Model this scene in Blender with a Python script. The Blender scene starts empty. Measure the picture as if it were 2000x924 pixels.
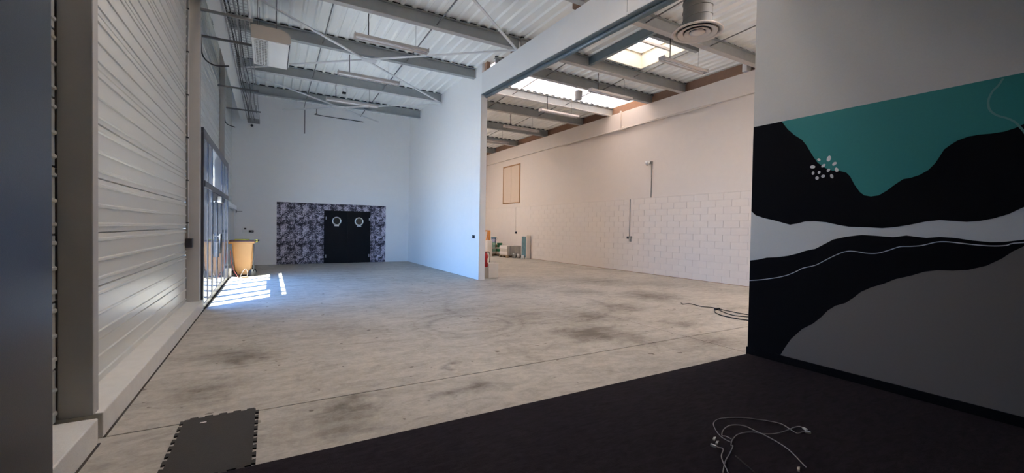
import bpy, bmesh, math, random
from mathutils import Vector, Matrix
random.seed(7)
S = bpy.context.scene
COL = S.collection

# ------------------------------------------------------------------ camera
cam_data = bpy.data.cameras.new('camera')
cam_data.sensor_width = 36.0
cam_data.lens = 822.5 / 2000 * 36
cam_data.clip_start = 0.05
cam_data.clip_end = 500
cam = bpy.data.objects.new('camera', cam_data)
COL.objects.link(cam)
RT = Vector((0.86730264, -0.49750801, 0.01648957))
UP = Vector((-0.00512429, 0.02420104, 0.99969398))
FW = Vector((0.49775483, 0.86712173, -0.01844025))
CAM = Vector((0, 0, 1.5))
M = Matrix((RT, UP, -FW)).transposed().to_4x4()
M.translation = CAM
cam.matrix_world = M
S.camera = cam

# ------------------------------------------------------------------ sky
world = bpy.data.worlds.new('sky_world')
S.world = world
world.use_nodes = True
wn = world.node_tree
bg = wn.nodes['Background']
bg.inputs[1].default_value = 2.6
tcw = wn.nodes.new('ShaderNodeTexCoord')
sep = wn.nodes.new('ShaderNodeSeparateXYZ')
skyramp = wn.nodes.new('ShaderNodeValToRGB')        # clear sky: paler at the horizon, deep blue overhead
skyramp.color_ramp.elements[0].position = 0.0
skyramp.color_ramp.elements[0].color = (0.27, 0.54, 1.0, 1)
skyramp.color_ramp.elements[1].position = 0.7
skyramp.color_ramp.elements[1].color = (0.12, 0.32, 0.90, 1)
wn.links.new(tcw.outputs['Generated'], sep.inputs[0])
wn.links.new(sep.outputs[2], skyramp.inputs[0])
wn.links.new(skyramp.outputs[0], bg.inputs[0])

# ------------------------------------------------------------------ sun
sun_data = bpy.data.lights.new('sun', 'SUN')
sun_data.energy = 9.0
sun_data.angle = 0.008
sun_data.color = (1.0, 0.90, 0.76)
sun = bpy.data.objects.new('sun', sun_data)
COL.objects.link(sun)
sun.location = (-20, -14, 40)
sun.rotation_euler = Vector((0.54, 0.45, -1.0)).to_track_quat('-Z', 'Y').to_euler()

# portals: they only tell the renderer where the daylight comes in
def portal(name, loc, size, size_y, direction):
    d = bpy.data.lights.new(name, 'AREA')
    d.shape = 'RECTANGLE'
    d.size = size
    d.size_y = size_y
    d.cycles.is_portal = True
    o = bpy.data.objects.new(name, d)
    COL.objects.link(o)
    o.location = loc
    o.rotation_euler = Vector(direction).to_track_quat('-Z', 'Y').to_euler()
portal('door_portal', (-1.12, 11.45, 1.55), 5.0, 3.1, (1, 0, 0))

# ------------------------------------------------------------------ exposure
S.view_settings.view_transform = 'Standard'
S.view_settings.look = 'None'
S.view_settings.gamma = 1.0
S.view_settings.use_curve_mapping = False
S.view_settings.exposure = 2.86
S.cycles.use_light_tree = False
S.cycles.max_bounces = 14
S.cycles.diffuse_bounces = 7
S.cycles.glossy_bounces = 4
S.cycles.transmission_bounces = 6
S.cycles.transparent_max_bounces = 12
S.cycles.sample_clamp_indirect = 12.0
S.cycles.caustics_reflective = False
S.cycles.caustics_refractive = False

# ------------------------------------------------------------------ helpers
def ray(u, v):
    return RT * ((u - 1000) / 822.5) - UP * ((v - 462) / 822.5) + FW
def on_plane(u, v, axis, c):
    d = ray(u, v)
    return CAM + d * ((c - CAM[axis]) / d[axis])

class MB:
    def __init__(self):
        self.bm = bmesh.new()
        self.smooth = False
    def box(self, a, b, bev=0.0):
        x0, y0, z0 = [min(p, q) for p, q in zip(a, b)]
        x1, y1, z1 = [max(p, q) for p, q in zip(a, b)]
        v = [self.bm.verts.new(c) for c in ((x0,y0,z0),(x1,y0,z0),(x1,y1,z0),(x0,y1,z0),(x0,y0,z1),(x1,y0,z1),(x1,y1,z1),(x0,y1,z1))]
        fs = [self.bm.faces.new([v[i] for i in f]) for f in ((0,3,2,1),(4,5,6,7),(0,1,5,4),(1,2,6,5),(2,3,7,6),(3,0,4,7))]
        if bev:
            es = list({e for f in fs for e in f.edges})
            bmesh.ops.bevel(self.bm, geom=es, offset=bev, segments=2, affect='EDGES', profile=0.5)
        return self
    def prism(self, pts, axis, c0, c1):
        """polygon pts in the two other axes, extruded along axis from c0 to c1"""
        def mk(p, c):
            q = list(p)
            q.insert(axis, c)
            return q
        A = [self.bm.verts.new(mk(p, c0)) for p in pts]
        B = [self.bm.verts.new(mk(p, c1)) for p in pts]
        n = len(pts)
        self.bm.faces.new(A)
        self.bm.faces.new(list(reversed(B)))
        for i in range(n):
            self.bm.faces.new((A[i], B[i], B[(i+1) % n], A[(i+1) % n]))
        return self
    def strip(self, pts, axis, c0, c1):
        """open profile extruded along axis (thin sheet)"""
        def mk(p, c):
            q = list(p)
            q.insert(axis, c)
            return q
        A = [self.bm.verts.new(mk(p, c0)) for p in pts]
        B = [self.bm.verts.new(mk(p, c1)) for p in pts]
        for i in range(len(pts) - 1):
            self.bm.faces.new((A[i], B[i], B[i+1], A[i+1]))
        return self
    def bar(self, p, q, w, h=None):
        p, q = Vector(p), Vector(q)
        h = h or w
        d = (q - p).normalized()
        s = d.cross(Vector((0, 0, 1)))
        s = Vector((1, 0, 0)) if s.length < 1e-4 else s.normalized()
        t = s.cross(d)
        vs = []
        for c in (p, q):
            for a, b in ((-1,-1),(1,-1),(1,1),(-1,1)):
                vs.append(self.bm.verts.new(c + s*(a*w/2) + t*(b*h/2)))
        for f in ((3,2,1,0),(4,5,6,7),(0,1,5,4),(1,2,6,5),(2,3,7,6),(3,0,4,7)):
            self.bm.faces.new([vs[i] for i in f])
        return self
    def tube(self, pts, r, n=8, cap=True):
        pts = [Vector(p) for p in pts]
        rings = []
        up = None
        for i, p in enumerate(pts):
            d = (pts[min(i+1, len(pts)-1)] - pts[max(i-1, 0)])
            d = d.normalized() if d.length > 1e-9 else Vector((0, 0, 1))
            if up is None:
                up = Vector((0, 0, 1)) if abs(d.z) < 0.9 else Vector((1, 0, 0))
            s = d.cross(up)
            s = s.normalized() if s.length > 1e-5 else d.orthogonal().normalized()
            t = s.cross(d).normalized()
            up = t
            rings.append([self.bm.verts.new(p + s*(math.cos(2*math.pi*k/n)*r) + t*(math.sin(2*math.pi*k/n)*r)) for k in range(n)])
        for a, b in zip(rings, rings[1:]):
            for k in range(n):
                f = self.bm.faces.new((a[k], a[(k+1) % n], b[(k+1) % n], b[k]))
                f.smooth = True
        if cap:
            self.bm.faces.new(list(reversed(rings[0])))
            self.bm.faces.new(rings[-1])
        return self
    def lathe(self, prof, c, n=24, axis=2, closed=False):
        """profile (radius, height) turned about axis through c"""
        c = Vector(c)
        rings = []
        for r, h in prof:
            ring = []
            for k in range(n):
                a = 2*math.pi*k/n
                p = [math.cos(a)*r, math.sin(a)*r]
                p.insert(axis, h)
                ring.append(self.bm.verts.new(c + Vector(p)))
            rings.append(ring)
        for a, b in zip(rings, rings[1:]):
            for k in range(n):
                f = self.bm.faces.new((a[k], a[(k+1) % n], b[(k+1) % n], b[k]))
                f.smooth = True
        if closed:
            self.bm.faces.new(list(reversed(rings[0])))
            self.bm.faces.new(rings[-1])
        return self
    def build(self, name, mat, parent=None, kind=None):
        bmesh.ops.remove_doubles(self.bm, verts=self.bm.verts, dist=1e-6)
        bmesh.ops.recalc_face_normals(self.bm, faces=self.bm.faces)
        me = bpy.data.meshes.new(name)
        self.bm.to_mesh(me)
        self.bm.free()
        me.materials.append(mat)
        o = bpy.data.objects.new(name, me)
        COL.objects.link(o)
        if parent is not None:
            o.parent = parent
        if kind:
            o['kind'] = kind
        return o

def tag(o, label=None, cat=None, group=None, kind=None):
    if label: o['label'] = label
    if cat: o['category'] = cat
    if group: o['group'] = group
    if kind: o['kind'] = kind
    return o
def thing(name, label, cat, group=None, loc=(0, 0, 0)):
    o = bpy.data.objects.new(name, None)
    o.empty_display_size = 0.1
    o.location = loc
    COL.objects.link(o)
    return tag(o, label, cat, group)
def structure(name, label=None):
    o = bpy.data.objects.new(name, None)
    COL.objects.link(o)
    return tag(o, label, None, None, 'structure')
def copy_tree(o, parent=None):
    c = o.copy()
    COL.objects.link(c)
    if parent is not None:
        c.parent = parent
    for ch in list(o.children):
        copy_tree(ch, c)
    return c
def smooth_path(pts, k=6):
    pts = [Vector(p) for p in pts]
    P = [pts[0]] + pts + [pts[-1]]
    out = []
    for i in range(1, len(P) - 2):
        p0, p1, p2, p3 = P[i-1], P[i], P[i+1], P[i+2]
        for j in range(k):
            t = j / k
            out.append(0.5*((2*p1) + (p2-p0)*t + (2*p0-5*p1+4*p2-p3)*t*t + (3*p1-p0-3*p2+p3)*t**3))
    out.append(pts[-1])
    return out

# ------------------------------------------------------------------ materials
def new_mat(name):
    m = bpy.data.materials.new(name)
    m.use_nodes = True
    return m, m.node_tree, m.node_tree.nodes['Principled BSDF']
def mat(name, col, rough=0.6, metal=0.0, var=0.06, scale=6.0, bump=0.0, bscale=60.0, spec=0.5):
    m, nt, b = new_mat(name)
    L = nt.links
    tc = nt.nodes.new('ShaderNodeTexCoord')
    nz = nt.nodes.new('ShaderNodeTexNoise')
    nz.inputs['Scale'].default_value = scale
    nz.inputs['Detail'].default_value = 5
    L.new(tc.outputs['Object'], nz.inputs['Vector'])
    mix = nt.nodes.new('ShaderNodeMix')
    mix.data_type = 'RGBA'
    c = Vector(col)
    mix.inputs[6].default_value = (*(c*(1-var)), 1)
    mix.inputs[7].default_value = (*[min(1, x) for x in c*(1+var)], 1)
    L.new(nz.outputs[0], mix.inputs[0])
    L.new(mix.outputs[2], b.inputs['Base Color'])
    b.inputs['Roughness'].default_value = rough
    b.inputs['Metallic'].default_value = metal
    b.inputs['Specular IOR Level'].default_value = spec
    if bump:
        n2 = nt.nodes.new('ShaderNodeTexNoise')
        n2.inputs['Scale'].default_value = bscale
        n2.inputs['Detail'].default_value = 4
        L.new(tc.outputs['Object'], n2.inputs['Vector'])
        bp = nt.nodes.new('ShaderNodeBump')
        bp.inputs['Strength'].default_value = bump
        bp.inputs['Distance'].default_value = 0.01
        L.new(n2.outputs[0], bp.inputs['Height'])
        L.new(bp.outputs[0], b.inputs['Normal'])
    return m

WHITE_WALL = mat('white_wall_paint', (0.82, 0.82, 0.82), 0.7, var=0.02, bump=0.05, bscale=40)
RIGHT_WALL = mat('cream_white_paint', (0.68, 0.61, 0.555), 0.7, var=0.03, bump=0.08, bscale=30)
BLOCK_PAINT = mat('painted_block', (0.69, 0.625, 0.575), 0.75, var=0.04, scale=3, bump=0.25, bscale=90)
PANEL = mat('coated_metal_panel', (0.585, 0.58, 0.535), 0.28, var=0.02, scale=1.0)
COLUMN = mat('column_paint', (0.40, 0.385, 0.36), 0.6, var=0.05, bump=0.05)
KERB = mat('painted_concrete_kerb', (0.62, 0.60, 0.56), 0.8, var=0.10, scale=9, bump=0.2)
DECK = mat('roof_deck', (0.87, 0.88, 0.86), 0.5, var=0.05, scale=1.2)
PURLIN = mat('galvanised_purlin', (0.35, 0.37, 0.37), 0.5, metal=0.1, var=0.15, scale=5)
PURLIN_LIT = mat('purlin_lit_tone', (0.46, 0.44, 0.42), 0.6, var=0.08)  # lighter copy of the purlin colour, stands for light on the undersides
BRACE = mat('white_brace_paint', (0.72, 0.72, 0.72), 0.5, var=0.04)
TRAY_WIRE = mat('zinc_tray_wire', (0.38, 0.38, 0.38), 0.5, metal=0.3, var=0.1)
ROD = mat('grey_rod', (0.20, 0.20, 0.20), 0.5, metal=0.3, var=0.1)
BEAM_PAINT = mat('white_beam_paint', (0.74, 0.74, 0.74), 0.6, var=0.02)
STEEL_BLUE = mat('blue_grey_steel', (0.16, 0.21, 0.24), 0.4, metal=0.4, var=0.12)
BROWN = mat('brown_fascia', (0.30, 0.18, 0.12), 0.85, var=0.15, scale=12, bump=0.2)
BLACK_METAL = mat('black_metal', (0.012, 0.012, 0.014), 0.4, var=0.2)
DARK_FRAME = mat('anthracite_aluminium', (0.045, 0.045, 0.055), 0.35, metal=0.2, var=0.1)
GREY_PLASTIC = mat('grey_plastic', (0.30, 0.29, 0.27), 0.5)
WHITE_PLASTIC = mat('white_plastic', (0.78, 0.78, 0.77), 0.35, var=0.02)
TAUPE = mat('taupe_tone', (0.42, 0.38, 0.33), 0.55, var=0.03)
LAMP_HOUSING = mat('lamp_housing', (0.50, 0.46, 0.44), 0.5, var=0.03)
TUBE_GLASS = mat('unlit_tube', (0.85, 0.85, 0.87), 0.2, var=0.01)
CHROME = mat('brushed_chrome', (0.75, 0.75, 0.74), 0.2, metal=0.9, var=0.03)
DARK_GLASS = mat('dark_porthole_glass', (0.05, 0.048, 0.04), 0.08, var=0.1)
DUCT = mat('spiral_duct_steel', (0.13, 0.13, 0.12), 0.5, metal=0.2, var=0.1)
DIFFUSER = mat('diffuser_cream', (0.62, 0.56, 0.52), 0.5, var=0.03)
DARK_PIER = mat('dark_satin_paint', (0.018, 0.020, 0.026), 0.30, var=0.1, scale=20, bump=0.06, bscale=200)
ROOM_DARK = mat('front_room_paint', (0.16, 0.16, 0.16), 0.8)
MURAL_GREY = mat('mural_wall_grey', (0.50, 0.50, 0.49), 0.75, var=0.04, scale=60, bump=0.1, bscale=120)
PAINT_PALE = mat('pale_blue_grey_paint', (0.50, 0.54, 0.57), 0.7, var=0.03, scale=40)
PAINT_BLACK = mat('black_mural_paint', (0.006, 0.006, 0.008), 0.6, var=0.2, scale=40, spec=0.03)
PAINT_TEAL = mat('teal_mural_paint', (0.006, 0.190, 0.192), 0.65, var=0.06, scale=50)
PAINT_FIELD = mat('dark_grey_mural_paint', (0.135, 0.128, 0.122), 0.7, var=0.05, scale=50)
PAINT_LINE = mat('pale_line_paint', (0.45, 0.48, 0.55), 0.7)
PAINT_TEAL_LINE = mat('pale_teal_line_paint', (0.10, 0.26, 0.26), 0.7)
PAINT_DOT = mat('white_dot_paint', (0.62, 0.63, 0.65), 0.7)
FOAM = mat('foam_mat', (0.036, 0.032, 0.028), 0.85, var=0.12, scale=25, bump=0.3, bscale=150)
CABLE_GREY = mat('grey_cable', (0.27, 0.26, 0.265), 0.35)
CABLE_BLACK = mat('black_cable', (0.012, 0.011, 0.011), 0.5)
PLUG = mat('clear_plug', (0.65, 0.65, 0.62), 0.25)
BIN_TAN = mat('tan_bin_plastic', (0.60, 0.30, 0.10), 0.5, var=0.05)
BIN_BROWN = mat('brown_bin_lid', (0.085, 0.035, 0.028), 0.5)
YELLOW = mat('yellow_plastic', (0.60, 0.50, 0.04), 0.5)
RUBBER = mat('black_rubber', (0.015, 0.015, 0.015), 0.7)
RED = mat('extinguisher_red', (0.42, 0.012, 0.016), 0.3)
ORANGE = mat('orange_paint', (0.75, 0.30, 0.06), 0.5)
RED_CORD = mat('orange_red_cord', (0.62, 0.16, 0.10), 0.6)
CARTON_WHITE = mat('white_carton', (0.70, 0.66, 0.62), 0.7, var=0.04)
CARTON_BROWN = mat('brown_carton', (0.26, 0.15, 0.08), 0.8)
PALLET = mat('pallet_wood', (0.34, 0.26, 0.17), 0.85, var=0.2, scale=20)
WRAP = mat('wrapped_stone', (0.50, 0.46, 0.41), 0.45, var=0.12, scale=10)
GREEN = mat('green_label', (0.02, 0.20, 0.09), 0.5)
MINT = mat('mint_label', (0.30, 0.50, 0.40), 0.5)
BLUE = mat('blue_label', (0.06, 0.20, 0.32), 0.5)
LILAC = mat('lilac_label', (0.42, 0.44, 0.66), 0.5)
TEALBOX = mat('teal_print', (0.10, 0.20, 0.23), 0.5, var=0.5, scale=6)
WOOD = mat('raw_wood_trim', (0.36, 0.20, 0.09), 0.7, var=0.15, scale=20)
HATCH = mat('cream_hatch_board', (0.62, 0.50, 0.40), 0.7, var=0.04)
DOOR_BLACK = mat('black_door_paint', (0.007, 0.007, 0.009), 0.6, var=0.2, spec=0.15)
CREAM = mat('cream_curb', (0.80, 0.74, 0.62), 0.6, var=0.02)
ASPHALT = mat('asphalt', (0.20, 0.19, 0.18), 0.9, var=0.15, scale=30)
PAVING = mat('pale_paving', (0.50, 0.48, 0.45), 0.9, var=0.1, scale=5)
DARK_JOINT = mat('dark_joint_tone', (0.05, 0.042, 0.034), 0.9, var=0.4, scale=9)
RENDER_OUT = mat('outside_render', (0.5, 0.47, 0.42), 0.9)
PLAQUE = mat('label_plate', (0.70, 0.70, 0.72), 0.4)

def concrete_mat():
    m, nt, b = new_mat('polished_concrete')
    L, N = nt.links, nt.nodes
    geo = N.new('ShaderNodeNewGeometry')
    def noise(scale, detail=6, vec=None, dist=0.0, rough=0.6):
        n = N.new('ShaderNodeTexNoise')
        n.inputs['Scale'].default_value = scale
        n.inputs['Detail'].default_value = detail
        n.inputs['Roughness'].default_value = rough
        n.inputs['Distortion'].default_value = dist
        L.new(vec or geo.outputs['Position'], n.inputs['Vector'])
        return n.outputs[0]
    def ramp(x, stops):
        r = N.new('ShaderNodeValToRGB')
        e = r.color_ramp.elements
        e[0].position, e[0].color = stops[0][0], (*[stops[0][1]]*3, 1)
        e[1].position, e[1].color = stops[1][0], (*[stops[1][1]]*3, 1)
        L.new(x, r.inputs[0])
        return r.outputs[0]
    def math_(op, a, c, clamp=False):
        n = N.new('ShaderNodeMath')
        n.operation = op
        n.use_clamp = clamp
        for i, x in enumerate((a, c)):
            if isinstance(x, (int, float)):
                n.inputs[i].default_value = x
            else:
                L.new(x, n.inputs[i])
        return n.outputs[0]
    def mapping(sc, rot=0):
        mp = N.new('ShaderNodeMapping')
        mp.inputs['Scale'].default_value = sc
        mp.inputs['Rotation'].default_value = (0, 0, rot)
        L.new(geo.outputs['Position'], mp.inputs['Vector'])
        return mp.outputs[0]
    # worn patches, wiping streaks, fine speckle
    big = ramp(noise(0.45, 8, dist=0.6), ((0.35, 0.0), (0.72, 1.0)))
    streak = ramp(noise(1.0, 7, mapping((0.55, 3.2, 1), 0.55), 0.8), ((0.46, 0.0), (0.75, 1.0)))
    streak2 = ramp(noise(1.3, 7, mapping((3.4, 0.5, 1), -0.25), 0.8), ((0.50, 0.0), (0.78, 1.0)))
    fine = noise(14, 8, rough=0.75)
    mid = ramp(noise(2.6, 9, mapping((1.0, 1.9, 1), 0.5), 1.2, 0.68), ((0.42, 0.0), (0.78, 1.0)))
    grain = noise(45, 4, rough=0.7)
    mask = math_('ADD', math_('MULTIPLY', big, 0.30), math_('MULTIPLY', streak, 0.22))
    mask = math_('ADD', mask, math_('MULTIPLY', streak2, 0.12))
    mask = math_('ADD', mask, math_('MULTIPLY', mid, 0.45))
    mask = math_('ADD', mask, math_('MULTIPLY', math_('SUBTRACT', fine, 0.5), 0.85))
    mask = math_('ADD', mask, math_('MULTIPLY', math_('SUBTRACT', grain, 0.5), 0.35))
    # oil stains
    spots = [(-0.21, 5.53, .30, .55), (0.61, 3.72, .22, .5), (1.74, 3.57, .26, .55), (1.44, 3.52, .14, .6), (1.71, 4.25, .12, .9),
             (4.04, 4.74, .62, .8), (4.4, 4.1, .30, .5), (2.7, 4.1, .14, .5), (5.3, 3.7, .45, .45), (7.62, 6.7, .8, .75), (4.9, 5.6, .7, .6), (0.5, 3.45, .35, .5), (-0.5, 4.6, .45, .4), (-0.45, 5.8, .5, .4), (3.9, 6.1, .6, .35),
             (5.6, 9.4, .8, .45), (5.9, 6.1, .6, .5), (5.8, 4.5, .4, .5), (6.5, 8.0, .7, .4), (8.5, 9.5, 1.1, .35), (0.9, 6.8, .5, .2), (9.3, 8.2, .9, .3)]
    wob = N.new('ShaderNodeVectorMath')
    wob.operation = 'ADD'
    nv = N.new('ShaderNodeTexNoise')
    nv.inputs['Scale'].default_value = 3.0
    nv.inputs['Detail'].default_value = 5
    L.new(geo.outputs['Position'], nv.inputs['Vector'])
    sc = N.new('ShaderNodeVectorMath')
    sc.operation = 'SCALE'
    sc.inputs['Scale'].default_value = 0.7
    L.new(nv.outputs['Color'], sc.inputs[0])
    L.new(geo.outputs['Position'], wob.inputs[0])
    L.new(sc.outputs[0], wob.inputs[1])
    for x, y, r, a in spots:
        d = N.new('ShaderNodeVectorMath')
        d.operation = 'DISTANCE'
        L.new(wob.outputs[0], d.inputs[0])
        d.inputs[1].default_value = (x + 0.35, y + 0.35, 0.35)
        k = math_('SUBTRACT', 1.0, math_('DIVIDE', d.outputs['Value'], r * 1.25), True)
        mask = math_('ADD', mask, math_('MULTIPLY', math_('POWER', k, 1.3), a * 1.1))
    # faint tyre arcs
    for x, y, r, a in ((2.7, 6.0, 0.62, .22), (2.72, 6.05, 0.85, .16), (4.4, 7.0, 1.6, .16)):
        d = N.new('ShaderNodeVectorMath')
        d.operation = 'DISTANCE'
        L.new(geo.outputs['Position'], d.inputs[0])
        d.inputs[1].default_value = (x, y, 0)
        k = math_('SUBTRACT', 1.0, math_('MULTIPLY', math_('ABSOLUTE', math_('SUBTRACT', d.outputs['Value'], r), 0), 11.0), True)
        mask = math_('ADD', mask, math_('MULTIPLY', math_('MULTIPLY', k, fine), a * 2))
    # small dark chips and crumbs
    chips = ramp(noise(8.5, 2, rough=0.4), ((0.71, 0.0), (0.74, 1.0)))
    mask = math_('ADD', mask, math_('MULTIPLY', chips, 0.7), True)
    mix = N.new('ShaderNodeMix')
    mix.data_type = 'RGBA'
    mix.inputs[6].default_value = (0.50, 0.46, 0.40, 1)
    mix.inputs[7].default_value = (0.135, 0.112, 0.085, 1)
    L.new(mask, mix.inputs[0])
    L.new(mix.outputs[2], b.inputs['Base Color'])
    b.inputs['Roughness'].default_value = 0.55
    b.inputs['Specular IOR Level'].default_value = 0.35
    bp = N.new('ShaderNodeBump')
    bp.inputs['Strength'].default_value = 0.06
    bp.inputs['Distance'].default_value = 0.01
    L.new(fine, bp.inputs['Height'])
    L.new(bp.outputs[0], b.inputs['Normal'])
    return m
CONCRETE = concrete_mat()

def carpet_mat():
    m, nt, b = new_mat('black_carpet_fibre')
    L, N = nt.links, nt.nodes
    geo = N.new('ShaderNodeNewGeometry')
    mp = N.new('ShaderNodeMapping')
    mp.inputs['Scale'].default_value = (9, 26, 1)
    mp.inputs['Rotation'].default_value = (0, 0, 0.5)
    L.new(geo.outputs['Position'], mp.inputs[0])
    n1 = N.new('ShaderNodeTexNoise')
    n1.inputs['Scale'].default_value = 1.0
    n1.inputs['Detail'].default_value = 6
    n1.inputs['Distortion'].default_value = 1.0
    L.new(mp.outputs[0], n1.inputs[0])
    n2 = N.new('ShaderNodeTexNoise')
    n2.inputs['Scale'].default_value = 160
    L.new(geo.outputs['Position'], n2.inputs[0])
    mix = N.new('ShaderNodeMix')
    mix.data_type = 'RGBA'
    mix.inputs[6].default_value = (0.007, 0.0053, 0.0075, 1)
    mix.inputs[7].default_value = (0.034, 0.027, 0.034, 1)
    L.new(n1.outputs[0], mix.inputs[0])
    L.new(mix.outputs[2], b.inputs['Base Color'])
    b.inputs['Roughness'].default_value = 0.95
    b.inputs['Specular IOR Level'].default_value = 0.1
    b.inputs['Sheen Weight'].default_value = 0.0
    bp = N.new('ShaderNodeBump')
    bp.inputs['Strength'].default_value = 0.6
    bp.inputs['Distance'].default_value = 0.01
    L.new(n2.outputs[0], bp.inputs['Height'])
    L.new(bp.outputs[0], b.inputs['Normal'])
    return m
CARPET = carpet_mat()

def wallpaper_mat():
    m, nt, b = new_mat('jungle_leaf_print')
    L, N = nt.links, nt.nodes
    def math_(op, a, c=0.0, d=0.0):
        n = N.new('ShaderNodeMath')
        n.operation = op
        for i, x in enumerate((a, c, d)):
            if isinstance(x, (int, float)):
                n.inputs[i].default_value = x
            else:
                L.new(x, n.inputs[i])
        return n.outputs[0]
    def vec(op, a, c):
        n = N.new('ShaderNodeVectorMath')
        n.operation = op
        for i, x in enumerate((a, c)):
            if isinstance(x, tuple):
                n.inputs[i].default_value = x
            elif x is not None:
                L.new(x, n.inputs[i])
        return n
    tc = N.new('ShaderNodeTexCoord')
    sep = N.new('ShaderNodeSeparateXYZ')
    L.new(tc.outputs['Object'], sep.inputs[0])
    # the print repeats every 0.75 m across and 0.80 m up
    cx = math_('MODULO', math_('ADD', sep.outputs[0], 10.0), 0.75)
    cz = math_('MODULO', math_('ADD', sep.outputs[2], 10.0), 0.80)
    cmb = N.new('ShaderNodeCombineXYZ')
    L.new(cx, cmb.inputs[0]); L.new(cz, cmb.inputs[1])
    wob = N.new('ShaderNodeTexNoise')
    wob.inputs['Scale'].default_value = 5.0
    wob.inputs['Detail'].default_value = 2
    L.new(cmb.outputs[0], wob.inputs[0])
    w2 = vec('SCALE', wob.outputs['Color'], None)
    w2.inputs['Scale'].default_value = 0.16
    P = vec('ADD', cmb.outputs[0], w2.outputs[0]).outputs[0]
    def leaves(scale, stripes):
        # each cell is one leaf: a random direction, a midrib and curved veins
        vo = N.new('ShaderNodeTexVoronoi')
        vo.inputs['Scale'].default_value = scale
        L.new(P, vo.inputs['Vector'])
        loc = vec('SUBTRACT', P, None)
        L.new(vo.outputs['Position'], loc.inputs[1])
        sc = N.new('ShaderNodeSeparateColor')
        L.new(vo.outputs['Color'], sc.inputs[0])
        ro = N.new('ShaderNodeVectorRotate')
        ro.rotation_type = 'Z_AXIS'
        L.new(loc.outputs[0], ro.inputs['Vector'])
        L.new(math_('MULTIPLY', sc.outputs[0], 6.28), ro.inputs['Angle'])
        s2 = N.new('ShaderNodeSeparateXYZ')
        L.new(ro.outputs[0], s2.inputs[0])
        ay = math_('ABSOLUTE', s2.outputs[1])
        ph = math_('ADD', math_('MULTIPLY', s2.outputs[0], stripes), math_('MULTIPLY', ay, -stripes * 0.8))
        v = math_('MULTIPLY_ADD', math_('SINE', ph), 0.5, 0.5)
        shade = math_('SUBTRACT', 1.0, math_('MULTIPLY', ay, scale * 0.9))
        return math_('MULTIPLY', v, shade), sc.outputs[1]
    v1, r1 = leaves(4.2, 110)
    v2, r2 = leaves(8.0, 170)
    nz = N.new('ShaderNodeTexNoise')
    nz.inputs['Scale'].default_value = 4.5
    nz.inputs['Detail'].default_value = 5
    nz.inputs['Distortion'].default_value = 1.2
    L.new(P, nz.inputs[0])
    tone = math_('ADD', math_('MULTIPLY', v1, 0.62), math_('MULTIPLY', v2, 0.40))
    tone = math_('ADD', tone, math_('MULTIPLY', r1, 0.18))
    tone = math_('ADD', tone, math_('MULTIPLY', math_('SUBTRACT', nz.outputs[0], 0.56), 2.3))
    r = N.new('ShaderNodeValToRGB')
    e = r.color_ramp.elements
    e[0].position, e[0].color = 0.14, (0.012, 0.010, 0.022, 1)
    e[1].position, e[1].color = 0.60, (0.60, 0.56, 0.66, 1)
    x = e.new(0.29)
    x.color = (0.075, 0.068, 0.105, 1)
    x = e.new(0.40)
    x.color = (0.26, 0.24, 0.31, 1)
    L.new(tone, r.inputs[0])
    L.new(r.outputs[0], b.inputs['Base Color'])
    b.inputs['Roughness'].default_value = 0.6
    return m
WALLPAPER = wallpaper_mat()

def glass_mat():
    m, nt, b = new_mat('clear_glazing')
    L, N = nt.links, nt.nodes
    N.remove(b)
    out = N['Material Output']
    tr = N.new('ShaderNodeBsdfTransparent')
    tr.inputs[0].default_value = (0.86, 0.92, 0.93, 1)
    gl = N.new('ShaderNodeBsdfGlossy')
    gl.inputs['Roughness'].default_value = 0.0
    fr = N.new('ShaderNodeFresnel')
    geo = N.new('ShaderNodeNewGeometry')
    ior = N.new('ShaderNodeMapRange')      # same reflectance from both sides of a pane
    ior.inputs[3].default_value = 1.45
    ior.inputs[4].default_value = 1 / 1.45
    L.new(geo.outputs['Backfacing'], ior.inputs[0])
    L.new(ior.outputs[0], fr.inputs[0])
    mx = N.new('ShaderNodeMixShader')
    L.new(fr.outputs[0], mx.inputs[0])
    L.new(tr.outputs[0], mx.inputs[1])
    L.new(gl.outputs[0], mx.inputs[2])
    L.new(mx.outputs[0], out.inputs[0])
    return m
GLASS = glass_mat()

def translucent_mat(name, col, w):
    m, nt, b = new_mat(name)
    L, N = nt.links, nt.nodes
    N.remove(b)
    out = N['Material Output']
    tl = N.new('ShaderNodeBsdfTranslucent')
    df = N.new('ShaderNodeBsdfDiffuse')
    mx = N.new('ShaderNodeMixShader')
    geo = N.new('ShaderNodeNewGeometry')
    nz = N.new('ShaderNodeTexNoise')
    nz.inputs['Scale'].default_value = 2.0
    L.new(geo.outputs['Position'], nz.inputs[0])
    mc = N.new('ShaderNodeMix')
    mc.data_type = 'RGBA'
    mc.inputs[6].default_value = (*[c*0.92 for c in col], 1)
    mc.inputs[7].default_value = (*col, 1)
    L.new(nz.outputs[0], mc.inputs[0])
    L.new(mc.outputs[2], tl.inputs[0])
    L.new(mc.outputs[2], df.inputs[0])
    mx.inputs[0].default_value = w
    L.new(df.outputs[0], mx.inputs[1])
    L.new(tl.outputs[0], mx.inputs[2])
    L.new(mx.outputs[0], out.inputs[0])
    return m
SHEET = translucent_mat('translucent_sheet', (0.95, 0.78, 0.56), 0.60)
AGED_SHEET = translucent_mat('aged_translucent_sheet', (0.58, 0.46, 0.33), 0.27)
DOME = translucent_mat('translucent_dome', (0.70, 0.60, 0.45), 0.30)

# ================================================================== STRUCTURE
XL, XR, YB = -1.22, 11.48, 18.25      # left wall, right wall, back wall
XD = 5.25                             # dividing wall and beam
XM = 5.12                             # mural wall
ZD = 6.22                             # roof deck

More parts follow.
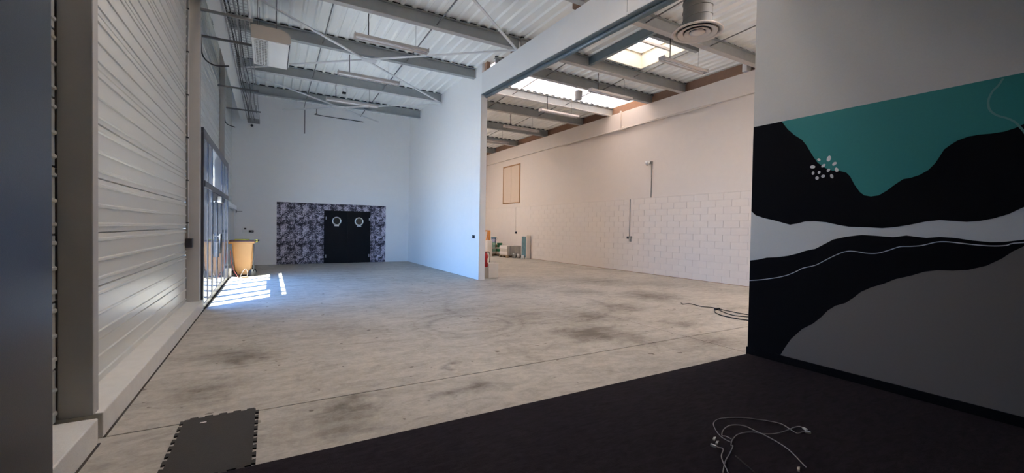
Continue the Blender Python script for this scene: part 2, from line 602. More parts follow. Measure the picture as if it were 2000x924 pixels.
# ground outside
MB().box((-60, -40, -0.45), (60, 60, -0.30)).build('ground', ASPHALT, kind='structure')
MB().box((-60, -40, -0.30), (-1.34, 60, -0.04)).build('pavement', PAVING, kind='structure')

# floor: concrete bays with sawn joints at y = 3.93 and x = 5.17
fl = structure('floor', 'stained grey concrete floor slab with sawn joints')
MB().box((-1.3, -3, -0.29), (12, 26, -0.02)).build('sub_base', ASPHALT, fl)
xs = [-1.3, 5.17, 11.9]
ys = [-3, 3.93, 25.5]
for i in range(2):
    for j in range(2):
        g = 0.006
        MB().box((xs[i] + g, ys[j] + g, -0.15), (xs[i+1] - g, ys[j+1] - g, 0.0), 0.003).build('concrete_slab', CONCRETE, fl)

# carpet of the front room
tag(MB().box((-0.94, -2.8, 0.0), (5.10, 3.02, 0.012), 0.004).build('carpet', CARPET), 'black needle-felt carpet covering the floor of the front room', 'carpet')

# ---- left wall: kerbs, columns, horizontal coated panels
wl = structure('wall_left', 'ribbed off-white metal panel wall on a painted plinth')
MB().box((XL - 0.10, -3, -0.02), (XL - 0.04, 26, 6.5)).build('backing_sheet', PANEL, wl) if False else None
def panel(z0, z1, y0, y1):
    x = XL
    h = z1 - z0
    pts = [(x - 0.05, z0), (x - 0.012, z0), (x, z0 + 0.006)]
    for o in (0.065, 0.219, 0.385):
        zz = z0 + o
        if zz + 0.02 < z1:
            pts += [(x, zz - 0.016), (x + 0.010, zz - 0.008), (x + 0.010, zz + 0.008), (x, zz + 0.016)]
    pts += [(x, z1 - 0.006), (x - 0.012, z1), (x - 0.05, z1)]
    MB().prism(pts, 1, y0, y1).build('wall_panel', PANEL, wl)
def panel_field(y0, y1, zlo, zhi):
    k = 0
    while True:
        z0 = 0.085 + 0.4425 * k
        k += 1
        if z0 > zhi:
            break
        a, b2 = max(z0, zlo) + 0.002, min(z0 + 0.4425, zhi) - 0.002
        if b2 - a < 0.03:
            continue
        panel(a, b2, y0, y1)
panel_field(3.98, 8.83, 0.17, 6.4)
panel_field(-2.8, 3.87, 0.17, 6.4)
panel_field(8.99, 13.94, 3.16, 6.4)
panel_field(14.0, YB, 0.17, 6.4)
MB().box((XL - 0.14, -3, -0.28), (XL - 0.06, 8.97, 6.5)).build('outer_skin', RENDER_OUT, wl)
MB().box((XL - 0.14, 13.95, -0.28), (XL - 0.06, 26, 6.5)).build('outer_skin', RENDER_OUT, wl)
MB().box((XL - 0.14, 8.97, 3.12), (XL - 0.06, 13.95, 6.5)).build('outer_skin', RENDER_OUT, wl)
for y0, y1 in ((-2.8, 3.82), (3.92, 8.97), (13.96, YB)):
    MB().box((XL - 0.05, y0, 0.0), (-1.0, y1, 0.18), 0.008).build('plinth', KERB, wl)
MB().box((-1.001, 3.92, 0.0), (-0.988, 8.97, 0.006)).build('dark_joint', DARK_JOINT, wl)  # thin dark strip where the plinth meets the floor
MB().box((-1.001, -2.8, 0.0), (-0.988, 3.82, 0.006)).build('dark_joint', DARK_JOINT, wl)
# column: H section, clad flat towards the room
for y0, y1 in ((3.88, 3.985), (8.82, 8.975)):
    MB().box((XL + 0.005, y0, 0.18), (-1.04, y1, 6.3), 0.006).build('column', COLUMN, wl)
MB().box((XL + 0.005, 13.94, 0.18), (-1.10, 14.02, 6.3), 0.006).build('column', COLUMN, wl)
# concrete lower wall and ledge between the door and the back wall
MB().box((XL + 0.005, 14.02, 0.18), (-1.14, YB, 2.02)).build('lower_wall', KERB, wl)
MB().box((XL + 0.005, 14.02, 2.02), (-1.06, YB, 2.16), 0.01).build('ledge', WHITE_WALL, wl)
# dark cover strip with clips where panels meet the far column
MB().box((XL + 0.0, 8.76, 0.2), (XL + 0.014, 8.80, 6.2)).build('joint_strip', GREY_PLASTIC, wl)

# canopy over the door, outside
MB().box((-1.86, 7.8, 4.15), (XL - 0.14, 15.2, 4.33)).build('canopy', RENDER_OUT, kind='structure')

# ---- back wall, dividing wall, right wall, far wall
wb = structure('wall_back', 'white painted back wall of the bay')
MB().box((XL - 0.1, YB, -0.02), (XD, YB + 0.2, 6.5)).build('plaster', WHITE_WALL, wb)
wc = structure('wall_center', 'white dividing wall ending at the wide opening')
MB().box((XD, 11.03, 0.0), (5.43, 25.0, 6.28)).build('plaster', WHITE_WALL, wc)
MB().box((XD - 0.018, 11.60, 0.0), (XD + 0.01, YB, 5.28), 0.004).build('lining_board', WHITE_WALL, wc)
MB().box((XD - 0.018, 11.03, 0.0), (XD + 0.01, 11.60, 5.38), 0.004).build('lining_board', WHITE_WALL, wc)
wr = structure('wall_right', 'cream right wall with painted blockwork below')
MB().box((XR, 2.0, 2.66), (XR + 0.2, 25.2, 5.94)).build('plaster', RIGHT_WALL, wr)
MB().box((XR - 0.016, 2.0, 0.0), (XR + 0.2, 25.2, 2.655)).build('mortar', BLOCK_PAINT, wr)
MB().box((XR - 0.10, 2.0, 5.31), (XR + 0.01, 25.0, 5.93), 0.006).build('upper_band', RIGHT_WALL, wr)
MB().box((XR + 0.06, 2.0, 5.94), (XR + 0.2, 25.2, 6.5)).build('brown_fascia', BROWN, wr)
MB().box((XR - 0.16, 6.93, 5.95), (XR + 0.055, 7.06, 6.17), 0.004).build('white_bracket', WHITE_WALL, wr)
MB().box((XR - 0.034, 2.05, 0.0), (XR - 0.02, 25.0, 0.012)).build('dark_joint', BROWN, wr)  # thin brown strip where the wall meets the floor
# painted blocks 50 x 20 cm in running bond
bh, bl = 2.652 / 13, 0.5
bmesh_block = None
cells = []
for c in range(13):
    y = 6.6 + (0.25 if c % 2 else 0.0)
    while y < 24.5:
        cells.append((y, c))
        y += bl
cells.sort()
rest = MB()
for i, (y, c) in enumerate(cells):
    dx = random.uniform(0, 0.0022)
    if i < 300:
        if bmesh_block is None:
            o = MB().box((-0.012, 0.0025, 0.0025), (0.012, bl - 0.0025, bh - 0.0025), 0.003).build('block', BLOCK_PAINT, wr)
            bmesh_block = o
        else:
            o = bmesh_block.copy()
            COL.objects.link(o)
            o.parent = wr
        o.location = (XR - 0.0095 - dx, y, c * bh)
    else:
        rest.box((XR - 0.0215 - dx, y + 0.0025, c * bh + 0.0025), (XR - 0.0, y + bl - 0.0025, (c + 1) * bh - 0.0025))
rest.build('far_blocks', BLOCK_PAINT, wr, kind='stuff')
wf = structure('wall_far')
MB().box((5.43, 25.0, 0), (XR + 0.2, 25.2, 6.5)).build('plaster', RIGHT_WALL, wf)
wn_ = structure('wall_near')
MB().box((5.32, 1.9, 0), (XR + 0.2, 2.05, 6.5)).build('plaster', RIGHT_WALL, wn_)

# ---- front room: mural wall, dark pier, ceiling, walls
wm = structure('wall_front_right', 'grey front room wall that carries the mural')
MB().box((XM, -2.8, 0.0), (5.32, 3.03, 6.4)).build('plaster', MURAL_GREY, wm)
MB().box((XM - 0.012, -2.8, 0.0), (XM + 0.01, 3.042, 0.092), 0.003).build('baseboard_right', PAINT_BLACK, kind='structure')
wp = structure('wall_front_left', 'dark satin painted pier at the edge of the front room')
MB().box((-1.18, -2.8, 0.0), (-0.955, 3.0, 6.4), 0.006).build('plaster', DARK_PIER, wp)
MB().box((-1.4, -3.0, 0), (5.32, -2.8, 5.0)).build('wall_front', ROOM_DARK, kind='structure')
MB().box((-1.4, -3.0, 4.75), (5.32, 2.95, 4.85)).build('ceiling_front', ROOM_DARK, kind='structure')
MB().box((-1.18, 2.93, 4.75), (5.12, 3.0, 6.5)).build('trim_lintel', WHITE_WALL, kind='structure')

# ---- roof deck: trapezoidal sheets, ribs run front to back
ce = structure('ceiling', 'ribbed pale metal roof deck')
PITCH = 0.255
def deck_profile(x0, x1):
    pts = []
    k = math.ceil((x0 - 1.656 + 0.05) / PITCH)
    pts.append((x0, ZD + 0.04))
    x = 1.656 + k * PITCH
    while x < x1 - 0.05:
        pts += [(x - 0.055, ZD + 0.04), (x - 0.022, ZD), (x + 0.022, ZD), (x + 0.055, ZD + 0.04)]
        x += PITCH
    pts.append((x1, ZD + 0.04))
    return pts
def sheet(x0, x1, y0, y1, m, parent, name='deck_sheet'):
    MB().strip(deck_profile(x0, x1), 0 + 1, y0, y1).build(name, m, parent)
sky3 = structure('window_added_3', 'added unseen rooflight sheets over the near end of the white bay')
edges = [-1.60]
while edges[-1] < 5.3:
    edges.append(edges[-1] + 4 * PITCH)
for a, b2 in zip(edges, edges[1:]):
    if -0.7 < a < 2.2:                    # added rooflight out of view, brightens the near end of the bay
        sheet(a, b2, 1.9, 3.5, DECK, ce)
        sheet(a, b2, 3.5, 5.5, SHEET, sky3, 'rooflight_sheet')
        sheet(a, b2, 5.5, 18.45, DECK, ce)
    else:
        sheet(a, b2, 1.9, 18.45, DECK, ce)
xe = edges[-1]
edgesR = [xe + 4 * PITCH * k for k in range(0, 8)]
DX0, DX1, DY0, DY1 = 7.66, 9.17, 7.05, 8.72          # roof dome opening
sky4 = structure('window_added_4', 'added unseen rooflight sheets over the near end of the hall')  # added out of view to brighten the near hall
def near_deck(p, q, y1):
    if 6.0 < p < 10.5:
        sheet(p, q, 1.9, 2.3, DECK, ce)
        sheet(p, q, 2.3, 4.2, SHEET, sky4, 'rooflight_sheet')
        sheet(p, q, 4.2, y1, DECK, ce)
    else:
        sheet(p, q, 1.9, y1, DECK, ce)
sky5 = structure('window_added_5', 'added unseen rooflight sheets over the far end of the hall')
sky2 = structure('window_2', 'long strip of translucent corrugated rooflight sheets')
for a, b2 in zip(edgesR, edgesR[1:]):
    b2 = min(b2, 11.75)
    if b2 - a < 0.1:
        continue
    cuts = [a] + [c for c in (DX0, DX1) if a < c < b2] + [b2]
    for p, q in zip(cuts, cuts[1:]):
        if p >= DX0 - 1e-6 and q <= DX1 + 1e-6:
            near_deck(p, q, DY0)
            sheet(p, q, DY1, 10.55, DECK, ce)
        else:
            near_deck(p, q, 10.55)
    if a < 7.0:                           # added rooflight hidden by the dividing wall, brightens the far hall
        sheet(a, b2, 12.35, 17.5, DECK, ce)
        sheet(a, b2, 17.5, 22.5, SHEET, sky5, 'rooflight_sheet')
        sheet(a, b2, 22.5, 25.2, DECK, ce)
    else:
        sheet(a, b2, 12.35, 25.2, DECK, ce)
    sheet(a, b2, 10.55, 12.35, AGED_SHEET, sky2, 'rooflight_sheet')
sheet(5.25, xe, 18.45, 25.2, DECK, ce)

# roof dome: curb, frame, translucent cap
sky1 = structure('window_1', 'square roof dome with cream curb sides')
for a, b2 in (((DX0 - .04, DY0 - .04, 6.14), (DX0, DY1 + .04, 6.75)), ((DX1, DY0 - .04, 6.14), (DX1 + .04, DY1 + .04, 6.75)),
              ((DX0, DY0 - .04, 6.14), (DX1, DY0, 6.75)), ((DX0, DY1, 6.14), (DX1, DY1 + .04, 6.75))):
    MB().box(a, b2).build('curb', CREAM, sky1)
m = MB()
n = 10
gx = [DX0 - .04 + (DX1 - DX0 + .08) * i / n for i in range(n + 1)]
gy = [DY0 - .04 + (DY1 - DY0 + .08) * i / n for i in range(n + 1)]
vv = [[m.bm.verts.new((x, y, 6.75 + 0.22 * math.sin(math.pi * i / n) ** 0.6 * math.sin(math.pi * j / n) ** 0.6)) for j, y in enumerate(gy)] for i, x in enumerate(gx)]
for i in range(n):
    for j in range(n):
        f = m.bm.faces.new((vv[i][j], vv[i+1][j], vv[i+1][j+1], vv[i][j+1]))
        f.smooth = True
m.build('dome_cap', DOME, sky1)
m = MB()
for a, b2 in (((DX0, DY0, 6.55), (DX0 + .05, DY1, 6.60)), ((DX1 - .05, DY0, 6.55), (DX1, DY1, 6.60)), ((DX0, DY0, 6.55), (DX1, DY0 + .05, 6.60)), ((DX0, DY1 - .05, 6.55), (DX1, DY1, 6.60))):
    m.box(a, b2)
m.build('curb_frame', CREAM, sky1)
MB().box((DX0, 7.72, 6.30), (DX1, 7.78, 6.36)).build('cross_bar', LAMP_HOUSING, sky1)
MB().box((8.95, 7.10, 6.30), (9.0, 7.15, 6.6)).build('opener_ram', ROD, sky1)
# channels that trim the opening
m = MB()
m.box((7.50, 6.62, 5.99), (7.52, 9.02, 6.2)).box((7.52, 6.62, 5.99), (7.60, 9.02, 6.01)).box((7.52, 6.62, 6.18), (7.60, 9.02, 6.2))
m.build('trim_channel', STEEL_BLUE, kind='structure')
m = MB()
m.box((7.60, 6.90, 5.99), (9.25, 6.92, 6.2)).box((7.60, 6.92, 5.99), (9.25, 7.0, 6.01))
m.build('trim_channel', PURLIN, kind='structure')

# ---- purlins (I-section roof beams)
def purlin(x0, x1, y, z0=5.93, z1=6.215, under=PURLIN_LIT):
    w = 0.075
    p = structure('roof_beam')
    MB().box((x0, y - 0.006, z0 + 0.012), (x1, y + 0.006, z1 - 0.012)).build('web', PURLIN, p)
    MB().box((x0, y - w, z0), (x1, y + w, z0 + 0.012)).build('flange', under, p)  # underside tone set per beam, light and shade put into the colour
    MB().box((x0, y - w, z1 - 0.012), (x1, y + w, z1)).build('flange', PURLIN, p)
    MB().box((x0, y - 0.03, z1), (x1, y + 0.03, z1 + 0.044)).build('dark_gap_strip', BLACK_METAL, p)  # dark strip filling the gap between beam top and deck ribs
    return p
for y, u in ((4.0, PURLIN_LIT), (6.58, PURLIN_LIT), (9.10, PURLIN_LIT), (11.50, PURLIN), (14.33, BRACE), (16.80, PURLIN)):
    purlin(-1.15, XD - 0.01 if y > 11 else XD + 0.09, y, under=u)
for y, u in ((4.0, PURLIN_LIT), (6.60, PURLIN_LIT), (9.07, PURLIN_LIT), (10.42, PURLIN), (12.40, BRACE), (14.15, PURLIN_LIT), (16.80, PURLIN), (19.6, PURLIN_LIT), (22.2, PURLIN)):
    purlin(5.44 if y > 11 else 5.36, XR + 0.05, y, under=u)

# ---- painted main beam over the opening
bm_ = structure('trim_beam', 'deep white clad beam with blue-grey steel underside spanning the opening')
def beam_box(x0, x1, y0, y1, zb0, zb1, zt0, zt1, name, mtl):
    MB().prism([(y0, zb0), (y1, zb1), (y1, zt1), (y0, zt0)], 0, x0, x1).build(name, mtl, bm_)
Y0, Y1 = 3.03, 11.03
B = lambda y: 5.365 - (11.03 - y) * 0.033
T = lambda y: 5.96 - (11.03 - y) * 0.018
beam_box(XD, 5.40, Y0, Y1, B(Y0) + .02, B(Y1) + .02, T(Y0), T(Y1), 'cladding', BEAM_PAINT)
beam_box(XD - 0.02, XD + 0.02, Y0, Y1, B(Y0) - .012, B(Y1) - .012, B(Y0) + .03, B(Y1) + .03, 'lower_edge', BEAM_PAINT)
beam_box(XD - 0.005, 5.36, Y0, Y1 + 0.0, B(Y0) - .025, B(Y1) - .025, B(Y0) + .02, B(Y1) + .02, 'bottom_flange', STEEL_BLUE)
m = MB()
m.tube([(5.40, Y0, B(Y0) - .045), (5.40, Y1, B(Y1) - .045)], 0.055, 14)
m.build('round_edge', STEEL_BLUE, bm_)
MB().box((XD - 0.012, 5.33, B(5.35) - 0.02), (XD + 0.01, 5.40, T(5.35))).build('cover_strip', BEAM_PAINT, bm_)
# rusty packing plates where purlins cross the beam
for y in (6.72, 9.25, 10.75):
    MB().box((XD + 0.02, y, 5.96), (5.38, y + 0.16, 6.2)).build('packing_plate', BROWN, bm_)
# eave beam along the left wall
eb = structure('trim_eave_beam', 'white eave beam along the metal panel wall')
MB().box((-0.96, 4.2, 5.30), (-0.775, YB, 5.315)).build('flange', BEAM_PAINT, eb)
MB().box((-0.875, 4.2, 5.315), (-0.86, YB, 5.62)).build('web', BEAM_PAINT, eb)
MB().box((-0.96, 4.2, 5.62), (-0.775, YB, 5.635)).build('flange', BEAM_PAINT, eb)

# ---- roof bracing: flat white bars below the purlins, thin sag rods
def brace(p, q, w=0.055, name='roof_brace', mtl=None):
    o = MB().bar(p, q, w, 0.03).build(name, mtl or BRACE, kind='structure')
    return o
zb = 5.895
brace((-0.9, 9.1, zb), (5.2, 14.25, zb)); brace((5.2, 9.05, zb), (-0.9, 14.2, zb - .03))
brace((5.2, 9.0, zb), (-0.9, 4.0, zb)); brace((-0.9, 9.0, zb - .03), (5.2, 4.0, zb - .03))
f = (YB - 14.3) / (19.3 - 14.3)
brace((-0.9, 14.3, zb), (-0.9 + 6.1 * f, YB - .01, zb)); brace((5.2, 14.3, zb - .03), (5.2 - 6.1 * f, YB - .01, zb - .03))
MB().box((2.05, 11.52, zb - .03), (2.42, 11.74, zb - .015)).build('gusset_plate', BRACE, kind='structure')
MB().box((2.05, 16.58, zb - .03), (2.42, 16.80, zb - .015)).build('gusset_plate', BRACE, kind='structure')
ysl = [4.0, 6.58, 9.10, 11.50, 14.33, 16.80, YB]
for x in (1.10, 3.2):
    for a, b2 in zip(ysl, ysl[1:]):
        MB().bar((x, a, 6.08), (x, b2, 6.02), 0.022).build('sag_rod', ROD, kind='structure')
ysr = [4.0, 6.60, 9.07, 10.42, 12.40, 14.15, 16.80, 19.6]
for x in (7.05, 9.25):
    for a, b2 in zip(ysr, ysr[1:]):
        if x == 7.05 and a > 6 and b2 < 9.5:
            continue
        MB().bar((x, a, 6.12), (x, b2, 6.02), 0.02).build('sag_rod', ROD, kind='structure')
# strut hanging from the ceiling in front of the back wall
MB().bar((1.13, YB - 0.06, 5.95), (1.13, YB - 0.04, 5.05), 0.035, 0.02).build('hanging_strut', ROD, kind='structure')

# ---- glazed entrance
d1 = structure('door_1', 'anthracite glazed entrance with side lights and transom')
DX = -1.019
fx0, fx1 = -1.155, -1.005
def frame_box(name, y0, y1, z0, z1, x0=fx0, x1=fx1, mtl=DARK_FRAME, parent=None):
    return MB().box((x0, y0, z0), (x1, y1, z1), 0.004).build(name, mtl, parent or d1)
frame_box('jamb', 8.98, 9.10, 0, 3.08)
frame_box('jamb', 13.84, 13.94, 0, 3.08)
frame_box('head', 9.10, 13.84, 3.01, 3.08)
frame_box('transom', 9.10, 13.84, 2.15, 2.26, fx0 - 0.01, fx1 + 0.012)
MUL = [9.66, 10.33, 12.27, 12.97]
for y in MUL:
    frame_box('mullion', y - .035, y + .035, 0.0, 2.15)
    frame_box('mullion', y - .035, y + .035, 2.26, 3.01)
for a, b2 in ((9.10, 9.63), (9.69, 10.30), (12.30, 12.94), (13.0, 13.84)):
    frame_box('bottom_rail', a, b2, 0.0, 0.09)
    MB().box((DX - .004, a, 0.09), (DX + .004, b2, 2.15)).build('pane', GLASS, d1)
for a, b2 in ((9.10, 9.63), (9.69, 10.30), (10.36, 12.24), (12.30, 12.94), (13.0, 13.84)):
    MB().box((DX - .004, a, 2.26), (DX + .004, b2, 3.01)).build('pane', GLASS, d1)
for a, b2, hy in ((10.37, 11.285, 11.20), (11.295, 12.23, 11.40)):
    lf = structure('door_leaf')
    lf.parent = d1
    del lf['kind']
    for y0, y1 in ((a, a + .07), (b2 - .07, b2)):
        frame_box('stile', y0, y1, 0.01, 2.14, parent=lf)
    frame_box('rail', a + .07, b2 - .07, 0.01, 0.12, parent=lf)
    frame_box('rail', a + .07, b2 - .07, 1.98, 2.14, parent=lf)
    MB().box((DX - .004, a + .07, 0.12), (DX + .004, b2 - .07, 1.98)).build('pane', GLASS, lf)
    m = MB().tube([(fx1 + .05, hy, 0.85), (fx1 + .05, hy, 1.28)], 0.016, 8).tube([(fx1, hy, .9), (fx1 + .05, hy, .9)], .01, 6).tube([(fx1, hy, 1.23), (fx1 + .05, hy, 1.23)], .01, 6)
    m.build('handle', BLACK_METAL, lf)
MB().box((fx1, 11.0, 0.78), (fx1 + .045, 11.11, 1.10), 0.01).build('lock_case', BLACK_METAL, d1)
sn = MB().box((fx1 + .01, 11.15, 1.97), (fx1 + .09, 11.62, 2.08), .01).build('door_sensor', BLACK_METAL, d1)
MB().box((fx1 + .02, 10.95, 1.96), (fx1 + .085, 11.14, 2.09), .01).build('sensor_cover', WHITE_PLASTIC, d1)
MB().box((XL - .14, 8.975, 3.08), (fx1, 13.945, 3.16)).build('trim_head', DARK_FRAME, kind='structure')
MB().box((XL - .14, 8.975, -0.02), (fx1 + .02, 13.945, 0.0)).build('door_sill', GREY_PLASTIC, d1)
MB().box((XL - .14, 13.94, 0.0), (fx1 + .0, 13.99, 3.16)).build('trim_jamb', KERB, kind='structure')

# ================================================================== THINGS
# ---- mural (painted shapes on the wall, each its own skin of paint)
mu = thing('mural', 'abstract wavy mural in teal, black and grey on the front room wall', 'mural')
def crop6(p): return (p[0] / 2.309 + 1450, p[1] / 2.309 + 100)
def crop7(p): return (p[0] / 2.309 + 1450, p[1] / 2.309 + 450)
def yz(uv):
    q = on_plane(uv[0], uv[1], 0, XM)
    return (q.y, q.z)
def paint(name, pts, mtl, layer):
    m = MB()
    t = 0.0008 * layer
    m.prism(pts, 0, XM - t, XM - t + 0.0006)
    m.bm.normal_update()
    bmesh.ops.triangulate(m.bm, faces=[f for f in m.bm.faces if len(f.verts) > 4])
    return m.build(name, mtl, mu)
YE, YX = 3.028, -0.2               # wall end, and how far the mural runs towards the front
ZT = 2.79
def extend(pts, dz=0.0):           # carry a left-to-right edge past the frame
    y, z = pts[-1]
    return pts + [(y - 0.5, z + dz * 0.5), (YX, z + dz)]
teal = [yz(crop6(p)) for p in [(178,322),(205,352),(235,378),(270,400),(290,425),(320,475),(340,503),(370,525),(405,538),(440,540),(470,548),(487,565),(505,600),(530,635),(550,650),(580,655),(615,650),(650,630),(690,600),(725,577),(760,571),(800,558),(840,535),(870,505),(890,475),(910,443),(935,425),(970,403),(1020,385),(1070,376),(1120,372),(1180,363),(1230,347),(1270,328)]]
band_top = [yz(crop6(p)) for p in [(33,722),(60,740),(95,752),(150,765),(215,783),(250,777),(285,768),(330,767),(380,772),(430,783),(480,792),(560,794),(630,798),(700,792),(760,782),(830,768),(890,762),(950,766),(1010,770),(1070,766),(1130,755),(1200,735),(1270,703)]]
low_top = [yz(crop7(p)) for p in [(25,135),(70,132),(110,123),(160,121),(210,114),(250,104),(285,92),(330,83),(370,62),(410,41),(470,28),(540,20),(600,24),(680,30),(740,23),(790,29),(830,34),(890,29),(960,34),(1040,46),(1120,53),(1180,52),(1270,42)]]
low_bot = [yz(crop7(p)) for p in [(1270,72),(1220,95),(1170,128),(1100,160),(1020,178),(950,182),(880,180),(820,187),(760,205),(690,220),(640,240),(580,258),(535,278),(500,305),(465,328),(420,340),(385,362),(355,392),(320,420),(270,445),(220,490),(195,525),(172,560)]]
z0 = 0.0925
fix = lambda L: [(min(y, YE), z) for y, z in L]
paint('grey_field', [(low_bot[-1][0], z0), (YX, z0), (YX, low_bot[0][1] + .06)] + low_bot[:-1], PAINT_FIELD, 2)
bt = fix(band_top); bt[0] = (YE, bt[0][1])
btx = extend(bt, 0.25)
lt = fix(low_top); lt[0] = (YE, lt[0][1])
ltx = extend(lt, 0.05)
paint('pale_band', [(YE, lt[0][1] - .05)] + [(YX, lt[0][1] - .05), (YX, ZT - .9), (YE, ZT - .9)], PAINT_PALE, 1)
paint('black_shape', [(YE, ZT)] + btx + [(YX, ZT)], PAINT_BLACK, 3)
tx = [(teal[0][0], ZT)] + teal[1:]
tx = extend(tx, 0.12)
paint('teal_shape', tx + [(YX, ZT)], PAINT_TEAL, 4)
lb = list(reversed(low_bot))
lb[0] = (lb[0][0], z0)
paint('black_shape', ltx + [(YX, low_bot[0][1] + .06)] + low_bot[:-1] + [lb[0], (YE, z0)], PAINT_BLACK, 3)
def ribbon(name, pts, w, mtl, layer):
    P = smooth_path([(0, a, b2) for a, b2 in pts], 4)
    m = MB()
    x = XM - 0.0008 * layer
    A, Bv = [], []
    for i, p in enumerate(P):
        d = P[min(i + 1, len(P) - 1)] - P[max(i - 1, 0)]
        nrm = Vector((0, -d.z, d.y)).normalized() * (w / 2)
        A.append(m.bm.verts.new((x, p.y + nrm.y, p.z + nrm.z)))
        Bv.append(m.bm.verts.new((x, p.y - nrm.y, p.z - nrm.z)))
    for i in range(len(P) - 1):
        m.bm.faces.new((A[i], A[i+1], Bv[i+1], Bv[i]))
    return m.build(name, mtl, mu)
wline = [yz(crop7(p)) for p in [(25,226),(90,222),(150,214),(200,203),(240,187),(275,170),(330,157),(380,132),(430,108),(470,95),(510,95),(560,103),(610,103),(660,90),(710,74),(760,72),(810,68),(870,54),(910,51),(960,55),(1040,64),(1120,70),(1190,68),(1270,55)]]
wline[0] = (YE, wline[0][1])
ribbon('thin_line', extend(wline, 0.05), 0.008, PAINT_LINE, 6)
tline = [yz(crop6(p)) for p in [(1178,121),(1155,155),(1130,180),(1112,215),(1110,245),(1120,270),(1150,290),(1195,303),(1230,320),(1255,345),(1270,362),(1290,395)]]
ribbon('thin_line', tline, 0.014, PAINT_TEAL_LINE, 6)
for cx, cy, rx, ry, a in ((346,490,8,6,.4),(391,485,9,14,.4),(318,522,12,7,0),(366,517,11,6,-.6),(416,508,11,7,-.6),(320,550,6,8,.2),(347,547,7,6,-.6),(389,537,9,6,-.7),(426,535,8,10,-.3),(338,572,8,8,0),(365,564,9,7,-.3),(404,564,7,10,-.5)):
    pts = []
    for k in range(14):
        t = 2 * math.pi * k / 14
        x, y = math.cos(t) * rx * random.uniform(.92, 1.08), math.sin(t) * ry * random.uniform(.92, 1.08)
        pts.append(yz(crop6((cx + x * math.cos(a) - y * math.sin(a), cy + x * math.sin(a) + y * math.cos(a)))))
    paint('paint_dot', pts, PAINT_DOT, 7)

# ---- wallpaper and double door on the back wall
tag(MB().box((0.204, YB - 0.012, 0.0), (4.25, YB - 0.0005, 2.372)).build('wallpaper_panel', WALLPAPER), 'dark lilac jungle leaf wallpaper panel around the black double door', 'wallpaper')
d2 = structure('door_2', 'black double door with two round portholes')
for x0, x1, cx, hx in ((1.845, 2.728, 2.313, 1.915), (2.732, 3.62, 3.169, 3.572)):
    lf = MB().box((x0, YB - 0.055, 0.008), (x1, YB - 0.013, 2.11), 0.003).build('door_leaf', DOOR_BLACK, d2)
    MB().lathe([(0.128, 0), (0.128, -0.018), (0.150, -0.022), (0.172, -0.016), (0.176, 0)], (cx, YB - 0.055, 1.692), 32, 1).build('porthole_ring', CHROME, lf)
    MB().lathe([(0.001, -0.006), (0.129, -0.006)], (cx, YB - 0.055, 1.692), 32, 1).build('porthole_glass', DARK_GLASS, lf)
    MB().box((cx - .085, YB - 0.06, 1.485), (cx + .085, YB - 0.055, 1.522), 0.002).build('label_plate', PLAQUE, lf)
    for hz in (1.80, 0.285):
        MB().tube([(hx, YB - 0.062, hz - .06), (hx, YB - 0.062, hz + .06)], 0.011, 8).build('hinge', PLAQUE, lf)

# ---- small fittings on the back wall
o = thing('intercom_panel', 'white intercom plate with a black button left of the black socket', 'intercom')
MB().box((-0.90, YB - 0.02, 1.20), (-0.76, YB, 1.40), 0.004).build('plate', WHITE_PLASTIC, o)
MB().box((-0.83, YB - 0.032, 1.31), (-0.765, YB - 0.02, 1.37), 0.003).build('button', BLACK_METAL, o)
o = thing('wall_socket', 'black double socket on the back wall above the tan bin', 'socket')
MB().box((-0.69, YB - 0.045, 1.205), (-0.535, YB, 1.285), 0.008).build('housing', BLACK_METAL, o)
MB().lathe([(0.001, -0.046), (0.024, -0.046), (0.027, -0.04)], (-0.585, YB, 1.245), 16, 1).build('socket_face', GREY_PLASTIC, o)
o = thing('wall_bracket', 'small black T-shaped bracket low on the back wall near the corner', 'bracket')
MB().box((-1.085, YB - 0.03, 1.91), (-1.065, YB, 2.03)).build('plate', BLACK_METAL, o)
MB().bar((-1.07, YB - 0.02, 1.965), (-0.89, YB - 0.02, 1.972), 0.014).build('arm', BLACK_METAL, o)
tag(MB().lathe([(0.001, -0.07), (0.03, -0.065), (0.045, -0.03), (0.047, 0.0)], (-0.606, YB, 5.13), 14, 1).build('dome_sensor', BLACK_METAL), 'small black dome sensor high on the back wall below the cable tray', 'sensor')
o = thing('light_switch', 'small black switch on the end of the white dividing wall', 'switch')
MB().box((XD - .03, 11.32, 1.20), (XD - .018, 11.50, 1.29), .003).build('plate', BLACK_METAL, o)
MB().box((XD - .035, 11.42, 1.22), (XD - .029, 11.46, 1.27)).build('rocker', GREY_PLASTIC, o)
# white lamp-like sensor on the deck, third bay
o = thing('smoke_detector', 'small dark detector with a white base under the roof deck near the back wall', 'detector')
p = on_plane(672, 180, 2, 6.12)
MB().lathe([(0.001, 0), (0.05, 0.0), (0.07, 0.03), (0.07, 0.10)], (p.x, p.y, 6.12), 14).build('base', WHITE_PLASTIC, o)
MB().box((p.x - .06, p.y - .05, 6.06), (p.x + .06, p.y + .05, 6.12), .01).build('sensor_head', BLACK_METAL, o)

